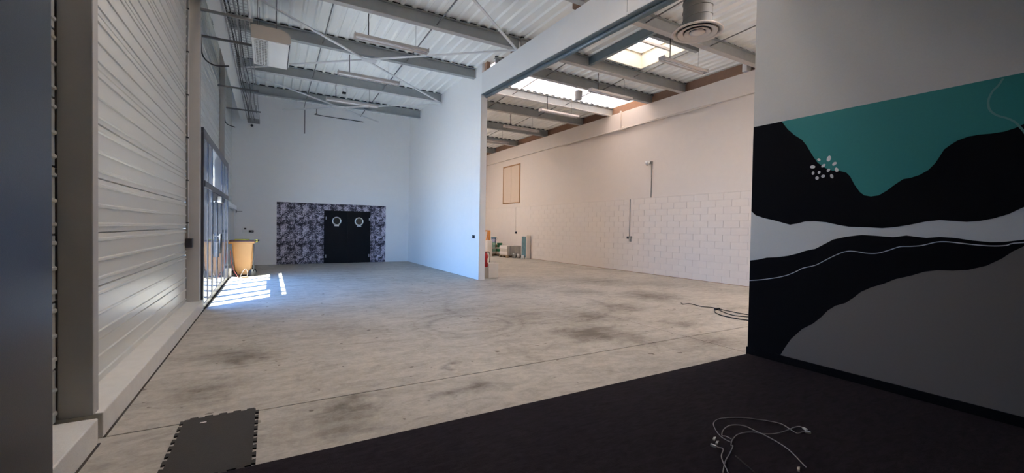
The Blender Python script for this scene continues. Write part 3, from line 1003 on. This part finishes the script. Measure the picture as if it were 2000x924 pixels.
# ---- pendant fluorescent lights
LX = 0.775
def pendant():
    r = thing('pendant_light', '', 'light', 'unlit pendant strip lights under the roof')
    h = MB().prism([(-0.085, 0.0), (-0.085, 0.02), (-0.04, 0.085), (0.04, 0.085), (0.085, 0.02), (0.085, 0.0), (0.075, 0.0), (0.035, 0.05), (-0.035, 0.05), (-0.075, 0.0)], 0, -LX, LX)
    h.build('housing', LAMP_HOUSING, r)
    MB().box((-LX + .02, -0.034, 0.047), (LX - .02, 0.034, 0.052)).build('reflector', WHITE_PLASTIC, r)
    for dy in (-0.035, 0.035):
        MB().tube([(-LX + .03, dy, 0.024), (LX - .03, dy, 0.024)], 0.013, 10).build('lamp_tube', TUBE_GLASS, r)
    for sx in (-1, 1):
        MB().box((sx * LX - .006, -0.087, -0.003), (sx * LX + .006, 0.087, 0.088)).build('end_cap', LAMP_HOUSING, r)
    MB().tube([(-0.5, 0, 0.085), (-0.5, 0, 0.36), (-0.505, 0, 0.40), (-0.5, 0, 0.545)], 0.011, 6).build('power_cord', CABLE_BLACK, r)
    MB().tube([(0.5, 0, 0.085), (0.5, 0, 0.545)], 0.004, 5).build('suspension_wire', ROD, r)
    return r
proto = pendant()
lights = [(2.25, 9.18, 'unlit strip light of the white bay hanging nearest the wide beam opening'),
          (2.25, 11.62, 'unlit strip light of the white bay, middle of the row of three'),
          (2.25, 14.20, 'unlit strip light of the white bay hanging closest to the back wall'),
          (8.44, 6.68, 'unlit strip light hanging just below the square roof dome'),
          (8.50, 9.20, 'peach-lit strip light hanging between the roof dome and the long rooflight'),
          (8.44, 11.62, 'white strip light hanging under the bright long rooflight'),
          (8.50, 14.19, 'strip light hanging just beyond the long rooflight, above the hatch'),
          (8.60, 16.86, 'farthest visible strip light, half hidden by the dividing wall')]
for i, (x, y, lab) in enumerate(lights):
    r = proto if i == 0 else copy_tree(proto)
    r.location = (x, y, 5.375)
    r['label'] = lab
    if abs(y - 11.62) < .01 and x > 5:      # no beam here: this one hangs from the rooflight ribs
        for sx in (-.5, .5):
            MB().tube([(sx, 0, .54), (sx, 0, .846)], .004, 5).build('suspension_wire', ROD, r)
# black wires looping between lights and conduit
tag(MB().tube(smooth_path([(1.55, YB - .03, 6.1), (1.55, YB - .03, 5.9), (1.62, YB - .03, 5.83), (3.3, YB - .03, 5.80)], 5), 0.012, 6).build('wall_cable', CABLE_BLACK), 'thin black cable bent along the top of the back wall', 'cable')

# ---- air-conditioning unit under the roof
ac = thing('air_conditioner', 'white ceiling air conditioner with intake grille hanging by the cable tray', 'air conditioner')
ax0, ax1, ay0, ay1, az0, az1 = -0.33, 0.335, 9.32, 10.85, 5.0, 5.25
nose = [(ax0, az0 + .0), (ax0, az1)]
nose += [(ax1 - 0.16, az1), (ax1 - .05, az1 - .05), (ax1 - .01, az1 - .12), (ax1, az0 + .05), (ax1 - .03, az0)]
MB().prism([(x, z) for x, z in nose], 1, ay0 + .02, ay1 - .02).build('casing', WHITE_PLASTIC, ac)
for y0, y1 in ((ay0, ay0 + .022), (ay1 - .022, ay1)):
    MB().prism([(x, z) for x, z in nose], 1, y0, y1).build('end_cover', TAUPE, ac)  # ends darker than the white casing, their shade put into the colour
m = MB()
for k in range(5):
    x = ax0 + .05 + k * .05
    m.box((x, ay0 + .07, az0 - .012), (x + .014, ay1 - .07, az0 - .002))
for k in range(16):
    y = ay0 + .07 + k * (ay1 - ay0 - .154) / 15
    m.box((ax0 + .04, y, az0 - .014), (ax0 + .27, y + .012, az0 - .004))
m.build('intake_grille', WHITE_PLASTIC, ac)
MB().box((ax0 + .04, ay0 + .06, az0 - .003), (ax0 + .27, ay1 - .06, az0 + .002)).build('grille_recess', GREY_PLASTIC, ac)
MB().box((ax0 + .29, ay0 + .03, az0 - .010), (ax1 - .04, ay1 - .05, az0 + .002), .004).build('cover_panel', WHITE_PLASTIC, ac)
MB().box((ax1 - .035, ay0 + .05, az0 - .004), (ax1 - .02, ay1 - .05, az0 + .01)).build('air_slot', BLACK_METAL, ac)
for x in (ax0 + .1, ax1 - .25):
    for y in (ay0 + .1, ay1 - .12):
        MB().tube([(x, y, az1), (x, y, 6.2)], .006, 6).build('hanger_rod', ROD, ac)

# ---- wire mesh cable tray with its cables
ct = thing('cable_tray', 'wire mesh cable tray running below the eave beam', 'cable tray')
tx0, tx1, ty0, ty1, tz = -0.72, -0.35, 4.6, 17.9, 5.15
m = MB()
for k in range(7):
    x = tx0 + (tx1 - tx0) * k / 6
    m.bar((x, ty0, tz), (x, ty1, tz), .0055)
for x in (tx0, tx1):
    for z in (tz + .05, tz + .10):
        m.bar((x, ty0, z), (x, ty1, z), .0055)
m.build('long_wires', TRAY_WIRE, ct)
m = MB()
y = ty0
while y <= ty1:
    m.bar((tx0, y, tz), (tx1, y, tz), .0055)
    m.bar((tx0, y, tz), (tx0, y, tz + .10), .0055)
    m.bar((tx1, y, tz), (tx1, y, tz + .10), .0055)
    y += .125
m.build('cross_wires', TRAY_WIRE, ct, kind='stuff')
MB().box((tx0, ty1 - .35, tz - .004), (tx1, ty1 - .33, tz + .10)).build('end_stop', GREY_PLASTIC, ct)
MB().box((tx0, ty1 - .01, tz - .004), (tx1, ty1 + .01, tz + .08)).build('end_stop', GREY_PLASTIC, ct)
cabs = [(.06, .014, CABLE_BLACK), (.10, .010, CABLE_BLACK), (.16, .016, CABLE_GREY), (.21, .009, CABLE_BLACK), (.30, .012, CABLE_GREY)]
for i, (dx, r, mm) in enumerate(cabs):
    pts = [(tx0 + dx + .02 * math.sin(k * 1.7 + i), ty0 + (ty1 - .1 - ty0) * k / 10 - (2.5 if i == 4 and k == 10 else 0), tz + .012 + r) for k in range(11)]
    o = MB().tube(smooth_path(pts, 3), r, 6).build('tray_cable', mm)
    tag(o, ['thick black cable lying along the wall side of the mesh tray', 'thin black cable beside the thick one in the mesh tray', 'thick grey pipe in the middle of the mesh tray', 'thin black cable right of the grey pipe in the mesh tray', 'short grey cable along the open side of the mesh tray'][i], 'cable', 'cables lying in the mesh tray')
# bracket channels from the wall to the tray
for i, y in enumerate((8.85, 10.08, 13.4, 15.85)):
    o = MB().box((-1.21, y - .02, tz - .06), (tx1 + .06, y + .02, tz - .02)).build('tray_support', ROD)
    tag(o, ['grey bracket arm holding the mesh tray, nearest the camera', 'grey bracket arm holding the tray next to the air conditioner', 'dark bracket arm holding the tray, second from the back wall', 'dark bracket arm holding the tray, closest to the back wall'][i], 'bracket', 'bracket arms under the mesh tray')
tag(MB().tube(smooth_path([(-1.18, 10.0, 5.5), (-1.17, 10.0, 5.1), (-1.15, 10.1, 4.75), (-1.0, 10.3, 4.66), (-0.75, 10.4, 4.72)], 6), .014, 6).build('looping_cable', CABLE_BLACK), 'black cable drooping in a loop below the eave beam by the wall', 'cable')
tag(MB().tube(smooth_path([(-1.17, 14.2, 5.3), (-1.12, 14.2, 4.6), (-1.10, 14.4, 4.35), (-.9, 14.6, 4.3)], 6), .012, 6).build('looping_cable', CABLE_BLACK), 'black cable hanging down the metal wall in the far corner', 'cable')
tag(MB().bar((-0.34, 9.0, 5.22), (-0.34, 4.6, 5.22), .045, .045).build('tray_conduit', WHITE_WALL), 'white square conduit running beside the mesh tray', 'conduit')
tag(MB().tube([(-1.195, 9.62, 3.17), (-1.195, 9.62, 5.2)], .018, 8).build('wall_conduit', GREY_PLASTIC), 'grey vertical conduit on the panels above the glazed entrance', 'conduit')

# ---- switch box and twin pipe by the far column
o = thing('cable_box', 'black junction box with pale conduit on the panel wall by the far column', 'junction box')
MB().box((XL + .012, 8.64, 1.10), (XL + .10, 8.79, 1.25), .006).build('box', BLACK_METAL, o)
MB().tube([(XL + .03, 8.70, 1.24), (XL + .03, 8.70, 6.1)], .012, 8).build('conduit', GREY_PLASTIC, o)
MB().tube([(XL + .03, 8.77, 1.24), (XL + .03, 8.77, 6.1)], .012, 8).build('conduit', WHITE_WALL, o)
for z in (1.5, 2.2, 2.9, 3.6, 4.3, 5.0):
    MB().box((XL + .015, 8.685, z), (XL + .048, 8.715, z + .02)).build('clip', BLACK_METAL, o)

# ---- round ceiling diffuser on its spiral duct
df = thing('duct_diffuser', 'round cream air diffuser on a dark spiral duct beside the mural wall', 'air vent')
dc = (6.495, 4.89, 5.0)
K = 1.27
def ring(prof, mtl, name, n=48):
    MB().lathe([(r * K if r > .01 else r, z * K) for r, z in prof], dc, n).build(name, mtl, df)
ring([(0.19, 0.06), (0.19, 0.955)], DUCT, 'spiral_duct')
for k in range(6):
    z = 0.14 + k * .16
    MB().tube([(dc[0] + .193 * K * math.cos(t * math.pi / 12), dc[1] + .193 * K * math.sin(t * math.pi / 12), dc[2] + z + .16 * t / 24) for t in range(25)], .007, 5).build('duct_seam', DUCT, df)
ring([(0.19, 0.07), (0.30, 0.03), (0.335, 0.0), (0.325, -0.008), (0.285, 0.004), (0.28, 0.03), (0.20, 0.055)], DIFFUSER, 'outer_rim')
ring([(0.262, -0.002), (0.205, 0.012), (0.17, 0.040), (0.165, 0.036), (0.195, 0.004), (0.258, -0.010)], DIFFUSER, 'inner_cone')
ring([(0.170, -0.002), (0.125, 0.012), (0.10, 0.036), (0.095, 0.032), (0.12, 0.004), (0.168, -0.010)], DIFFUSER, 'inner_cone')
ring([(0.001, -0.012), (0.05, -0.010), (0.10, -0.002), (0.08, 0.02), (0.001, 0.03)], DIFFUSER, 'center_disc', 36)
ring([(0.001, 0.058), (0.19, 0.058)], BLACK_METAL, 'dark_throat', 32)

# ---- pendant loudspeaker
o = thing('pendant_speaker', 'small grey pendant loudspeaker hanging in front of the bright rooflight', 'speaker')
MB().lathe([(0.001, -.13), (.095, -.13), (.10, -.12), (.115, .06), (.115, .12), (.09, .13), (.001, .13)], (8.25, 10.38, 5.66), 24).build('body', LAMP_HOUSING, o)
for dx in (-.1, .08):
    MB().tube([(8.25 + dx, 10.38, 5.76), (8.25 + dx, 10.38, 5.93)], .005, 5).build('suspension_wire', ROD, o)

# ---- fittings on the right wall
hc = thing('wall_hatch', 'wood-framed cream double hatch high on the cream wall', 'hatch')
hx = XR - .03
hy0, hy1, hz0, hz1 = 19.22, 21.09, 2.886, 4.98
MB().box((hx + .012, hy0 + .07, hz0 + .07), (XR, (hy0 + hy1) / 2 - .008, hz1 - .07)).build('leaf', HATCH, hc)
MB().box((hx + .012, (hy0 + hy1) / 2 + .008, hz0 + .07), (XR, hy1 - .07, hz1 - .07)).build('leaf', HATCH, hc)
for a, b2 in (((hx, hy0, hz0), (XR, hy0 + .07, hz1)), ((hx, hy1 - .07, hz0), (XR, hy1, hz1)), ((hx, hy0 + .07, hz0), (XR, hy1 - .07, hz0 + .05)), ((hx, hy0 + .07, hz1 - .07), (XR, hy1 - .07, hz1))):
    MB().box(a, b2, .004).build('frame', WOOD, hc)
o = thing('security_camera', 'white dome security camera with grey cable pipe on the cream wall', 'camera')
MB().box((XR - .03, 10.28, 3.84), (XR, 10.45, 3.92), .006).build('mount', GREY_PLASTIC, o)
MB().lathe([(0.001, -.075), (.05, -.06), (.075, -.02), (.085, .0), (.09, .05), (.001, .055)], (XR - .12, 10.40, 3.86), 20).build('dome', WHITE_PLASTIC, o)
MB().lathe([(0.001, -.082), (.03, -.078), (.045, -.066)], (XR - .12, 10.42, 3.86), 16).build('lens', BLACK_METAL, o)
MB().bar((XR - .10, 10.36, 3.90), (XR, 10.36, 3.90), .06, .04).build('arm', GREY_PLASTIC, o)
MB().tube([(XR - .015, 10.32, 2.67), (XR - .015, 10.32, 3.86)], .014, 8).build('cable_pipe', GREY_PLASTIC, o)
o = thing('socket_outlet', 'grey socket box below a vertical pipe on the painted blockwork', 'socket')
MB().box((XR - .08, 11.17, 1.20), (XR - .018, 11.27, 1.30), .006).build('housing', GREY_PLASTIC, o)
MB().box((XR - .08, 11.285, 1.20), (XR - .018, 11.37, 1.29), .006).build('housing', BLACK_METAL, o)
MB().box((XR - .075, 11.19, 1.10), (XR - .02, 11.26, 1.195), .006).build('plug', GREY_PLASTIC, o)
MB().tube([(XR - .036, 11.275, 1.30), (XR - .036, 11.275, 2.65)], .016, 8).build('cable_pipe', GREY_PLASTIC, o)
o = thing('wall_socket', 'small dark socket below a cable at the far end of the blockwork, above the pallet', 'socket')
MB().lathe([(0.001, -.09), (.05, -.09), (.06, -.02)], (XR, 19.50, 1.30), 14, 0).build('housing', BLACK_METAL, o)
MB().tube([(XR - .03, 19.57, 1.32), (XR - .03, 19.57, 2.65)], .012, 6).build('cable_pipe', RIGHT_WALL, o)
o = thing('wall_pipe', 'white pipe with an upright bracket along the top of the cream wall', 'pipe')
MB().tube([(XR - .15, 8.0, 5.28), (XR - .15, 15.6, 5.28)], .03, 10).build('pipe', RIGHT_WALL, o)
MB().bar((XR - .13, 11.75, 5.25), (XR - .13, 11.75, 5.97), .06, .04).build('bracket', RIGHT_WALL, o)
MB().tube([(XR - .15, 11.60, 5.22), (XR - .15, 11.60, 5.36)], .05, 10).build('pipe_joint', RIGHT_WALL, o)

# ---- wheelie bin beside the entrance
wb_ = thing('wheelie_bin', 'tan two-wheeled bin with brown rim beside the glazed entrance', 'bin', loc=(-0.68, 14.55, 0))
m = MB()
bot, top = (0.20, 0.20), (0.285, 0.27)
m2 = []
for (hw, hd), z in (((0.20, 0.19), 0.05), ((0.265, 0.25), 0.95), ((0.285, 0.265), 0.955), ((0.285, 0.265), 1.0)):
    m2.append([m.bm.verts.new((sx * hw, sy * hd, z)) for sx, sy in ((-1,-1),(1,-1),(1,1),(-1,1))])
m.bm.faces.new(list(reversed(m2[0])))
for a, b2 in zip(m2, m2[1:]):
    for k in range(4):
        m.bm.faces.new((a[k], a[(k+1) % 4], b2[(k+1) % 4], b2[k]))
m.bm.faces.new(m2[-1])
bmesh.ops.bevel(m.bm, geom=[e for e in m.bm.edges if abs(e.verts[0].co.z - e.verts[1].co.z) > .3], offset=.03, segments=3, affect='EDGES')
m.build('body', BIN_TAN, wb_)
MB().box((-0.33, -0.285, 0.995), (0.30, 0.285, 1.04), .012).build('lid', BIN_BROWN, wb_)
MB().box((-0.37, -0.10, 0.93), (-0.27, 0.10, 0.995), .015).build('front_grip', BIN_TAN, wb_)
MB().box((-0.22, -0.20, 1.04), (0.15, 0.22, 1.065), .01).build('yellow_flap', YELLOW, wb_)
MB().tube([(0.27, -0.24, 1.02), (0.38, -0.24, 1.03), (0.38, 0.24, 1.03), (0.27, 0.24, 1.02)], .022, 8).build('handle_bar', BLACK_METAL, wb_)
MB().box((0.27, -.25, .985), (0.36, -.19, 1.06), .01).build('hinge_lug', YELLOW, wb_)
for sy in (-1, 1):
    MB().lathe([(0.001, -.025), (.095, -.025), (.10, -.015), (.10, .015), (.095, .025), (.001, .025)], (0.23, sy * .235, 0.10), 20, 1).build('wheel', RUBBER, wb_)
MB().bar((0.268, -.25, .14), (0.268, -.25, .95), .02).build('back_rib', BLACK_METAL, wb_)
# clutter on the floor between bin and door
o = tag(MB().lathe([(.001, 0), (.08, .01), (.095, .08), (.075, .15), (.03, .19), (.001, .20)], (-0.90, 14.17, 0.0), 14).build('rubbish_bag', RUBBER), 'small black rubbish bag slumped on the floor beside the tan bin', 'bag')
for v in o.data.vertices:
    v.co.x += .02 * math.sin(v.co.z * 60 + v.co.y * 30)
    v.co.y += .02 * math.sin(v.co.x * 50)
tag(MB().tube(smooth_path([(-0.98, 14.28, .75), (-0.95, 14.20, .45), (-0.88, 14.10, .20), (-0.80, 14.05, .05), (-0.78, 13.98, .012)], 5), .012, 6).build('orange_cable', RED_CORD), 'orange-red cable hanging beside the tan bin', 'cable')
tag(MB().tube(smooth_path([(-0.73, 14.02, .02), (-0.66, 14.03, .18), (-0.60, 14.05, .24), (-0.55, 14.04, .12), (-0.58, 14.02, .008)], 5), .004, 6).build('thin_wire', CABLE_GREY), 'thin pale wire curling up in front of the tan bin', 'wire')
tag(MB().bar((-0.98, 14.05, .02), (-0.80, 13.78, .02), .05, .03).build('board_offcut', CARTON_WHITE), 'short pale board offcut on the floor by the entrance', 'board')
tag(MB().bar((-0.70, 13.86, .02), (-0.55, 14.02, .02), .06, .03).build('board_offcut', PALLET), 'short wooden offcut on the floor in front of the tan bin', 'board')
tag(MB().box((-0.995, 14.0, 0.0), (-0.935, 14.07, .28), .01).build('white_bottle', CARTON_WHITE), 'white canister on the floor in the corner behind the entrance', 'canister')

# ---- fire extinguisher, white boxes by the end of the dividing wall
o = thing('white_box', 'white box on the floor beside the end of the dividing wall', 'box', loc=(5.868, 11.47, 0))
MB().box((-0.165, -0.165, 0.0), (0.165, 0.165, 0.42), .008).build('body', CARTON_WHITE, o)
MB().box((-0.17, -0.17, 0.42), (0.17, 0.17, 0.44), .004).build('lid', CARTON_WHITE, o)
tag(MB().box((5.50, 11.32, 0.0), (5.69, 11.52, 0.325), .008).build('pale_plinth_box', TAUPE), 'small greyish box under the red fire extinguisher', 'box')
fe = thing('fire_extinguisher', 'red fire extinguisher with black hose beside the white dividing wall', 'extinguisher', loc=(5.655, 11.42, 0.326))
MB().lathe([(.001, 0), (.062, 0), (.070, .015), (.070, .33), (.055, .39), (.025, .42), (.02, .45), (.001, .45)], (0, 0, 0), 24).build('cylinder', RED, fe)
MB().box((.02, -.0735, .14), (.055, -.045, .27), .004).build('label', CARTON_WHITE, fe)
MB().box((-.03, -.015, .45), (.07, .015, .475), .004).build('lever', RED, fe)
MB().box((-.02, -.02, .42), (.02, .02, .46), .003).build('valve', BLACK_METAL, fe)
MB().tube(smooth_path([(.02, 0, .44), (.09, -.01, .46), (.135, -.01, .36), (.12, -.03, .22), (.10, -.05, .15)], 6), .011, 8).build('hose', RUBBER, fe)

# ---- pallets, stacked stone, buckets and cartons in the far corner
def pallet(x0, y0, x1, y1, label):
    r = thing('wooden_pallet', label, 'pallet', 'wooden pallets in the far corner')
    for k in range(3):
        for j in range(3):
            xx = x0 + (x1 - x0 - .12) * k / 2
            yy = y0 + (y1 - y0 - .12) * j / 2
            MB().box((xx, yy, 0), (xx + .12, yy + .12, .09)).build('pallet_block', PALLET, r)
    nb = 6
    for k in range(nb):
        xx = x0 + (x1 - x0 - .11) * k / (nb - 1)
        MB().box((xx, y0, .09), (xx + .11, y1, .115)).build('deck_board', PALLET, r)
    return r
pallet(10.53, 18.85, 11.41, 19.68, 'wooden pallet under the stack of wrapped pale slabs')
st = thing('stone_slab_stack', 'stack of pale upright slabs wrapped on a wooden pallet', 'slabs')
ns = 13
for k in range(ns):
    a = 10.55 + .84 * k / ns
    hgt = .50 + random.uniform(-.012, .012)
    MB().box((a + .004, 18.86 + random.uniform(0, .02), .117), (a + .84 / ns - .004, 19.66, .117 + hgt), .006).build('slab', WRAP, st)
for dz in (.0, .3):
    MB().box((10.542, 18.86, .16 + dz), (10.548, 19.67, .30 + dz)).build('wrap_band', CARTON_WHITE, st)
pallet(10.46, 20.35, 11.36, 21.3, 'wooden pallet under the paint buckets in the far corner')
def bucket(x, y, z, r, h, band, label, cat='bucket', lid=CARTON_WHITE, body=CARTON_WHITE):
    b_ = thing('paint_bucket', label, cat, 'paint buckets in the far corner', loc=(x, y, z))
    MB().lathe([(.001, 0), (r * .86, 0), (r * .88, .01), (r, h - .03), (r * 1.04, h - .03), (r * 1.04, h - .012)], (0, 0, 0), 20).build('body', body, b_)
    MB().lathe([(r * .89, h * .22), (r * .905, h * .23), (r * .99, h * .78), (r * .985, h * .79)], (0, 0, 0), 20).build('label_band', band, b_)
    MB().lathe([(r * 1.05, h - .014), (r * 1.05, h), (r * .9, h + .004), (.001, h + .002)], (0, 0, 0), 20).build('lid', lid, b_)
    MB().tube([(math.cos(t * math.pi / 8) * r * 1.05, -.03 - r * .9 * math.sin(t * math.pi / 8) * .3 - r * .75, h - .04 - .10 * math.sin(t * math.pi / 8)) for t in range(9)], .004, 5).build('handle', CABLE_BLACK, b_)
    return b_
bucket(10.64, 20.60, .117, .16, .33, MINT, 'white bucket with pale label, lowest of the bucket pile')
bucket(10.99, 20.55, .117, .17, .34, GREEN, 'white bucket with green label on the pallet floor row')
tag(MB().box((10.55, 20.72, .462), (10.95, 21.1, .62), .004).build('brown_carton', CARTON_BROWN), 'brown carton between the upper and lower paint buckets', 'carton') if False else None
tag(MB().box((10.72, 20.82, .117), (11.16, 21.2, .60), .006).build('brown_carton', CARTON_BROWN), 'brown carton among the paint buckets', 'carton')
bucket(10.88, 21.0, .605, .15, .40, LILAC, 'blue bucket with lilac label on top of the brown carton', lid=BLUE, body=BLUE)
bucket(10.64, 20.60, .456, .13, .26, MINT, 'mint tub stacked on the lowest white bucket', body=MINT, lid=MINT)
bucket(11.02, 20.56, .466, .15, .24, GREEN, 'dark green tub stacked on the green-label bucket', body=GREEN, lid=GREEN)
tag(MB().box((9.98, 20.0, 0.0), (10.27, 20.3, .86), .006).build('tall_white_carton', CARTON_WHITE), 'tall plain white carton in front of the orange frame', 'carton')
o = thing('orange_trestle', 'orange A-shaped frame standing behind the tall white carton', 'trestle')
for a, b2 in (((10.35, 20.5, 0), (10.35, 20.5, 1.33)), ((10.02, 20.5, 0), (10.27, 20.5, 1.33))):
    MB().bar(a, b2, .10, .05).build('leg', ORANGE, o)
MB().bar((9.95, 20.5, 1.36), (10.40, 20.5, 1.36), .05, .06).build('top_rail', ORANGE, o)
o = thing('standing_carton', 'tall narrow white carton with a blue picture side leaning by the block wall', 'carton')
MB().box((11.18, 18.0, 0.0), (11.42, 18.50, 1.17), .006).build('carton', CARTON_WHITE, o)
MB().box((11.174, 18.05, .06), (11.18, 18.46, 1.12)).build('picture_side', TEALBOX, o)
def can(x, y, r, h, mtl, lab):
    c = thing('paint_can', lab, 'can', 'small cans on the floor by the pallet', loc=(x, y, 0))
    MB().lathe([(.001, 0), (r, 0), (r, h), (r * .92, h), (r * .9, h - .01), (.001, h - .01)], (0, 0, 0), 18).build('body', mtl, c)
    MB().tube([(r * math.cos(t * math.pi / 8), -r * .3, h - .02 - .08 * math.sin(t * math.pi / 8)) for t in range(9)], .003, 5).build('handle', ROD, c)
can(10.84, 18.62, .09, .26, GREY_PLASTIC, 'grey can nearest the wrapped slab stack')
can(11.02, 18.50, .09, .22, LAMP_HOUSING, 'pale grey can between the grey can and the white can')
can(11.08, 18.16, .085, .17, WHITE_PLASTIC, 'small white can in front of the standing carton')

# ---- interlocking foam mat
def dovetail_edge(p, q, n, depth, out=1):
    p, q = Vector(p), Vector(q)
    d = (q - p)
    nrm = Vector((d.y, -d.x)).normalized() * depth * out
    pts = []
    for k in range(n):
        for f_, o_ in ((.18, 0), (.10, 1), (.66, 1), (.58, 0)):
            pts.append(p + d * ((k + f_) / n) + nrm * o_)
    return pts
c0, c1, c2, c3 = (-0.555, 3.035), (-0.095, 3.035), (-0.095, 3.955), (-0.555, 3.955)
out = [Vector(c0)] + dovetail_edge(c0, c1, 5, .022) + [Vector(c1)] + dovetail_edge(c1, c2, 9, .022) + [Vector(c2)] + dovetail_edge(c2, c3, 5, .022) + [Vector(c3)] + dovetail_edge(c3, c0, 9, .022)
m = MB()
m.prism([(v.x, v.y) for v in out], 2, 0.0005, 0.012)
m.bm.normal_update()
bmesh.ops.triangulate(m.bm, faces=[f for f in m.bm.faces if len(f.verts) > 4])
tag(m.build('foam_mat', FOAM), 'dark interlocking foam floor tile with dovetail edges on the concrete', 'mat')
p = on_plane(397, 825, 2, 0.013)
tag(MB().box((p.x - .02, p.y - .008, .0125), (p.x + .02, p.y + .008, .014)).build('paper_scrap', CARTON_WHITE), 'tiny white paper scrap lying on the foam tile', 'paper')

# ---- loose cables on the carpet
def c4(p): return (p[0] / 5.633 + 1340, p[1] / 5.633 + 760)
def floor_path(pts, conv, z):
    L_ = []
    for q in pts:
        w = on_plane(*conv(q), 2, z)
        L_.append((w.x, w.y, z))
    return smooth_path(L_, 5)
ZC = 0.018
cable_paths = [
    ([(1340,475),(1285,470),(1225,487),(1160,452),(1050,385),(900,350),(780,333),(620,315),(450,318),(350,335),(302,375),(320,440),(370,510),(440,560),(495,585)], 'grey network cable making the widest loop on the black carpet', CABLE_GREY),
    ([(1310,440),(1250,412),(1180,425),(1090,462),(980,490),(860,492),(740,475),(640,480),(560,505),(510,560),(495,620),(515,625),(480,710),(430,800),(405,924)], 'grey network cable crossing the middle of the loop on the carpet', CABLE_GREY),
    ([(500,550),(440,520),(395,510),(410,450),(470,405),(560,395),(660,412),(760,460),(880,515),(1000,580),(1120,660),(1210,745),(1260,800),(1320,858)], 'grey network cable curving away from the loop towards the camera', CABLE_GREY),
    ([(300,622),(350,640),(408,660),(388,735),(410,810),(440,870),(462,924)], 'short grey network cable end kinked beside the loop', CABLE_GREY),
    ([(545,735),(620,800),(700,870),(760,924)], 'thin black cable lying inside the loop on the carpet', CABLE_BLACK),
]
for i, (pts, lab, mm) in enumerate(cable_paths):
    r = thing('network_cable', lab, 'cable', 'loose cables on the black carpet')
    path = floor_path(pts, c4, ZC + .009 * i if i < 4 else ZC)
    MB().tube(path, .0034, 6).build('cord', mm, r)
    if i in (0, 1, 3):
        e, e2 = path[0], path[3]
        d = (e - e2).normalized() * .018
        MB().bar(e - d, e + d, .016, .013).build('plug', PLUG, r)
for (px, py), lab in (((315,545), 'clear network plug lying at the near side of the loop'), ((345,590), 'clear network plug next to the kinked cable end'), ((1240,880), 'clear network plug at the tip of the curved cable')):
    w = on_plane(*c4((px, py)), 2, .02)
    r = thing('cable_plug', lab, 'plug', 'loose plugs on the black carpet')
    MB().bar((w.x - .018, w.y - .006, .019), (w.x + .012, w.y + .008, .019), .014, .012).build('housing', PLUG, r)
    MB().bar((w.x + .012, w.y + .008, .019), (w.x + .03, w.y + .012, .019), .007).build('boot', CABLE_GREY, r)

# ---- black cables on the concrete by the mural wall end
def c5(p): return (p[0] / 7.11 + 1300, p[1] / 7.11 + 570)
ends = []
for pts, lab in (([(215,155),(250,172),(330,165),(430,188),(520,208),(640,217),(740,238),(850,262),(1000,292),(1130,315),(1250,335)], 'long thin black cable lying out across the concrete'),
                 ([(700,235),(680,262),(700,295),(780,328),(900,355),(1020,378),(1125,393),(1260,415)], 'thick black cable bending back near the end of the mural wall'),
                 ([(730,245),(800,280),(905,317),(1000,335),(1125,346),(1260,350)], 'black cable running between the two others on the concrete')):
    o = MB().tube(floor_path(pts, c5, .012), .010 if 'thick' in lab else .008, 6).build('black_cable', CABLE_BLACK)
    tag(o, lab, 'cable', 'black cables on the concrete floor')
w = on_plane(*c5((715, 238)), 2, .02)
o = thing('cable_plug', 'black plug where the cables meet on the concrete', 'plug')
MB().bar((w.x - .06, w.y + .01, .022), (w.x + .05, w.y - .01, .022), .04, .035).build('housing', BLACK_METAL, o)
MB().bar((w.x + .05, w.y - .01, .022), (w.x + .10, w.y - .02, .022), .02).build('pins', CHROME, o)
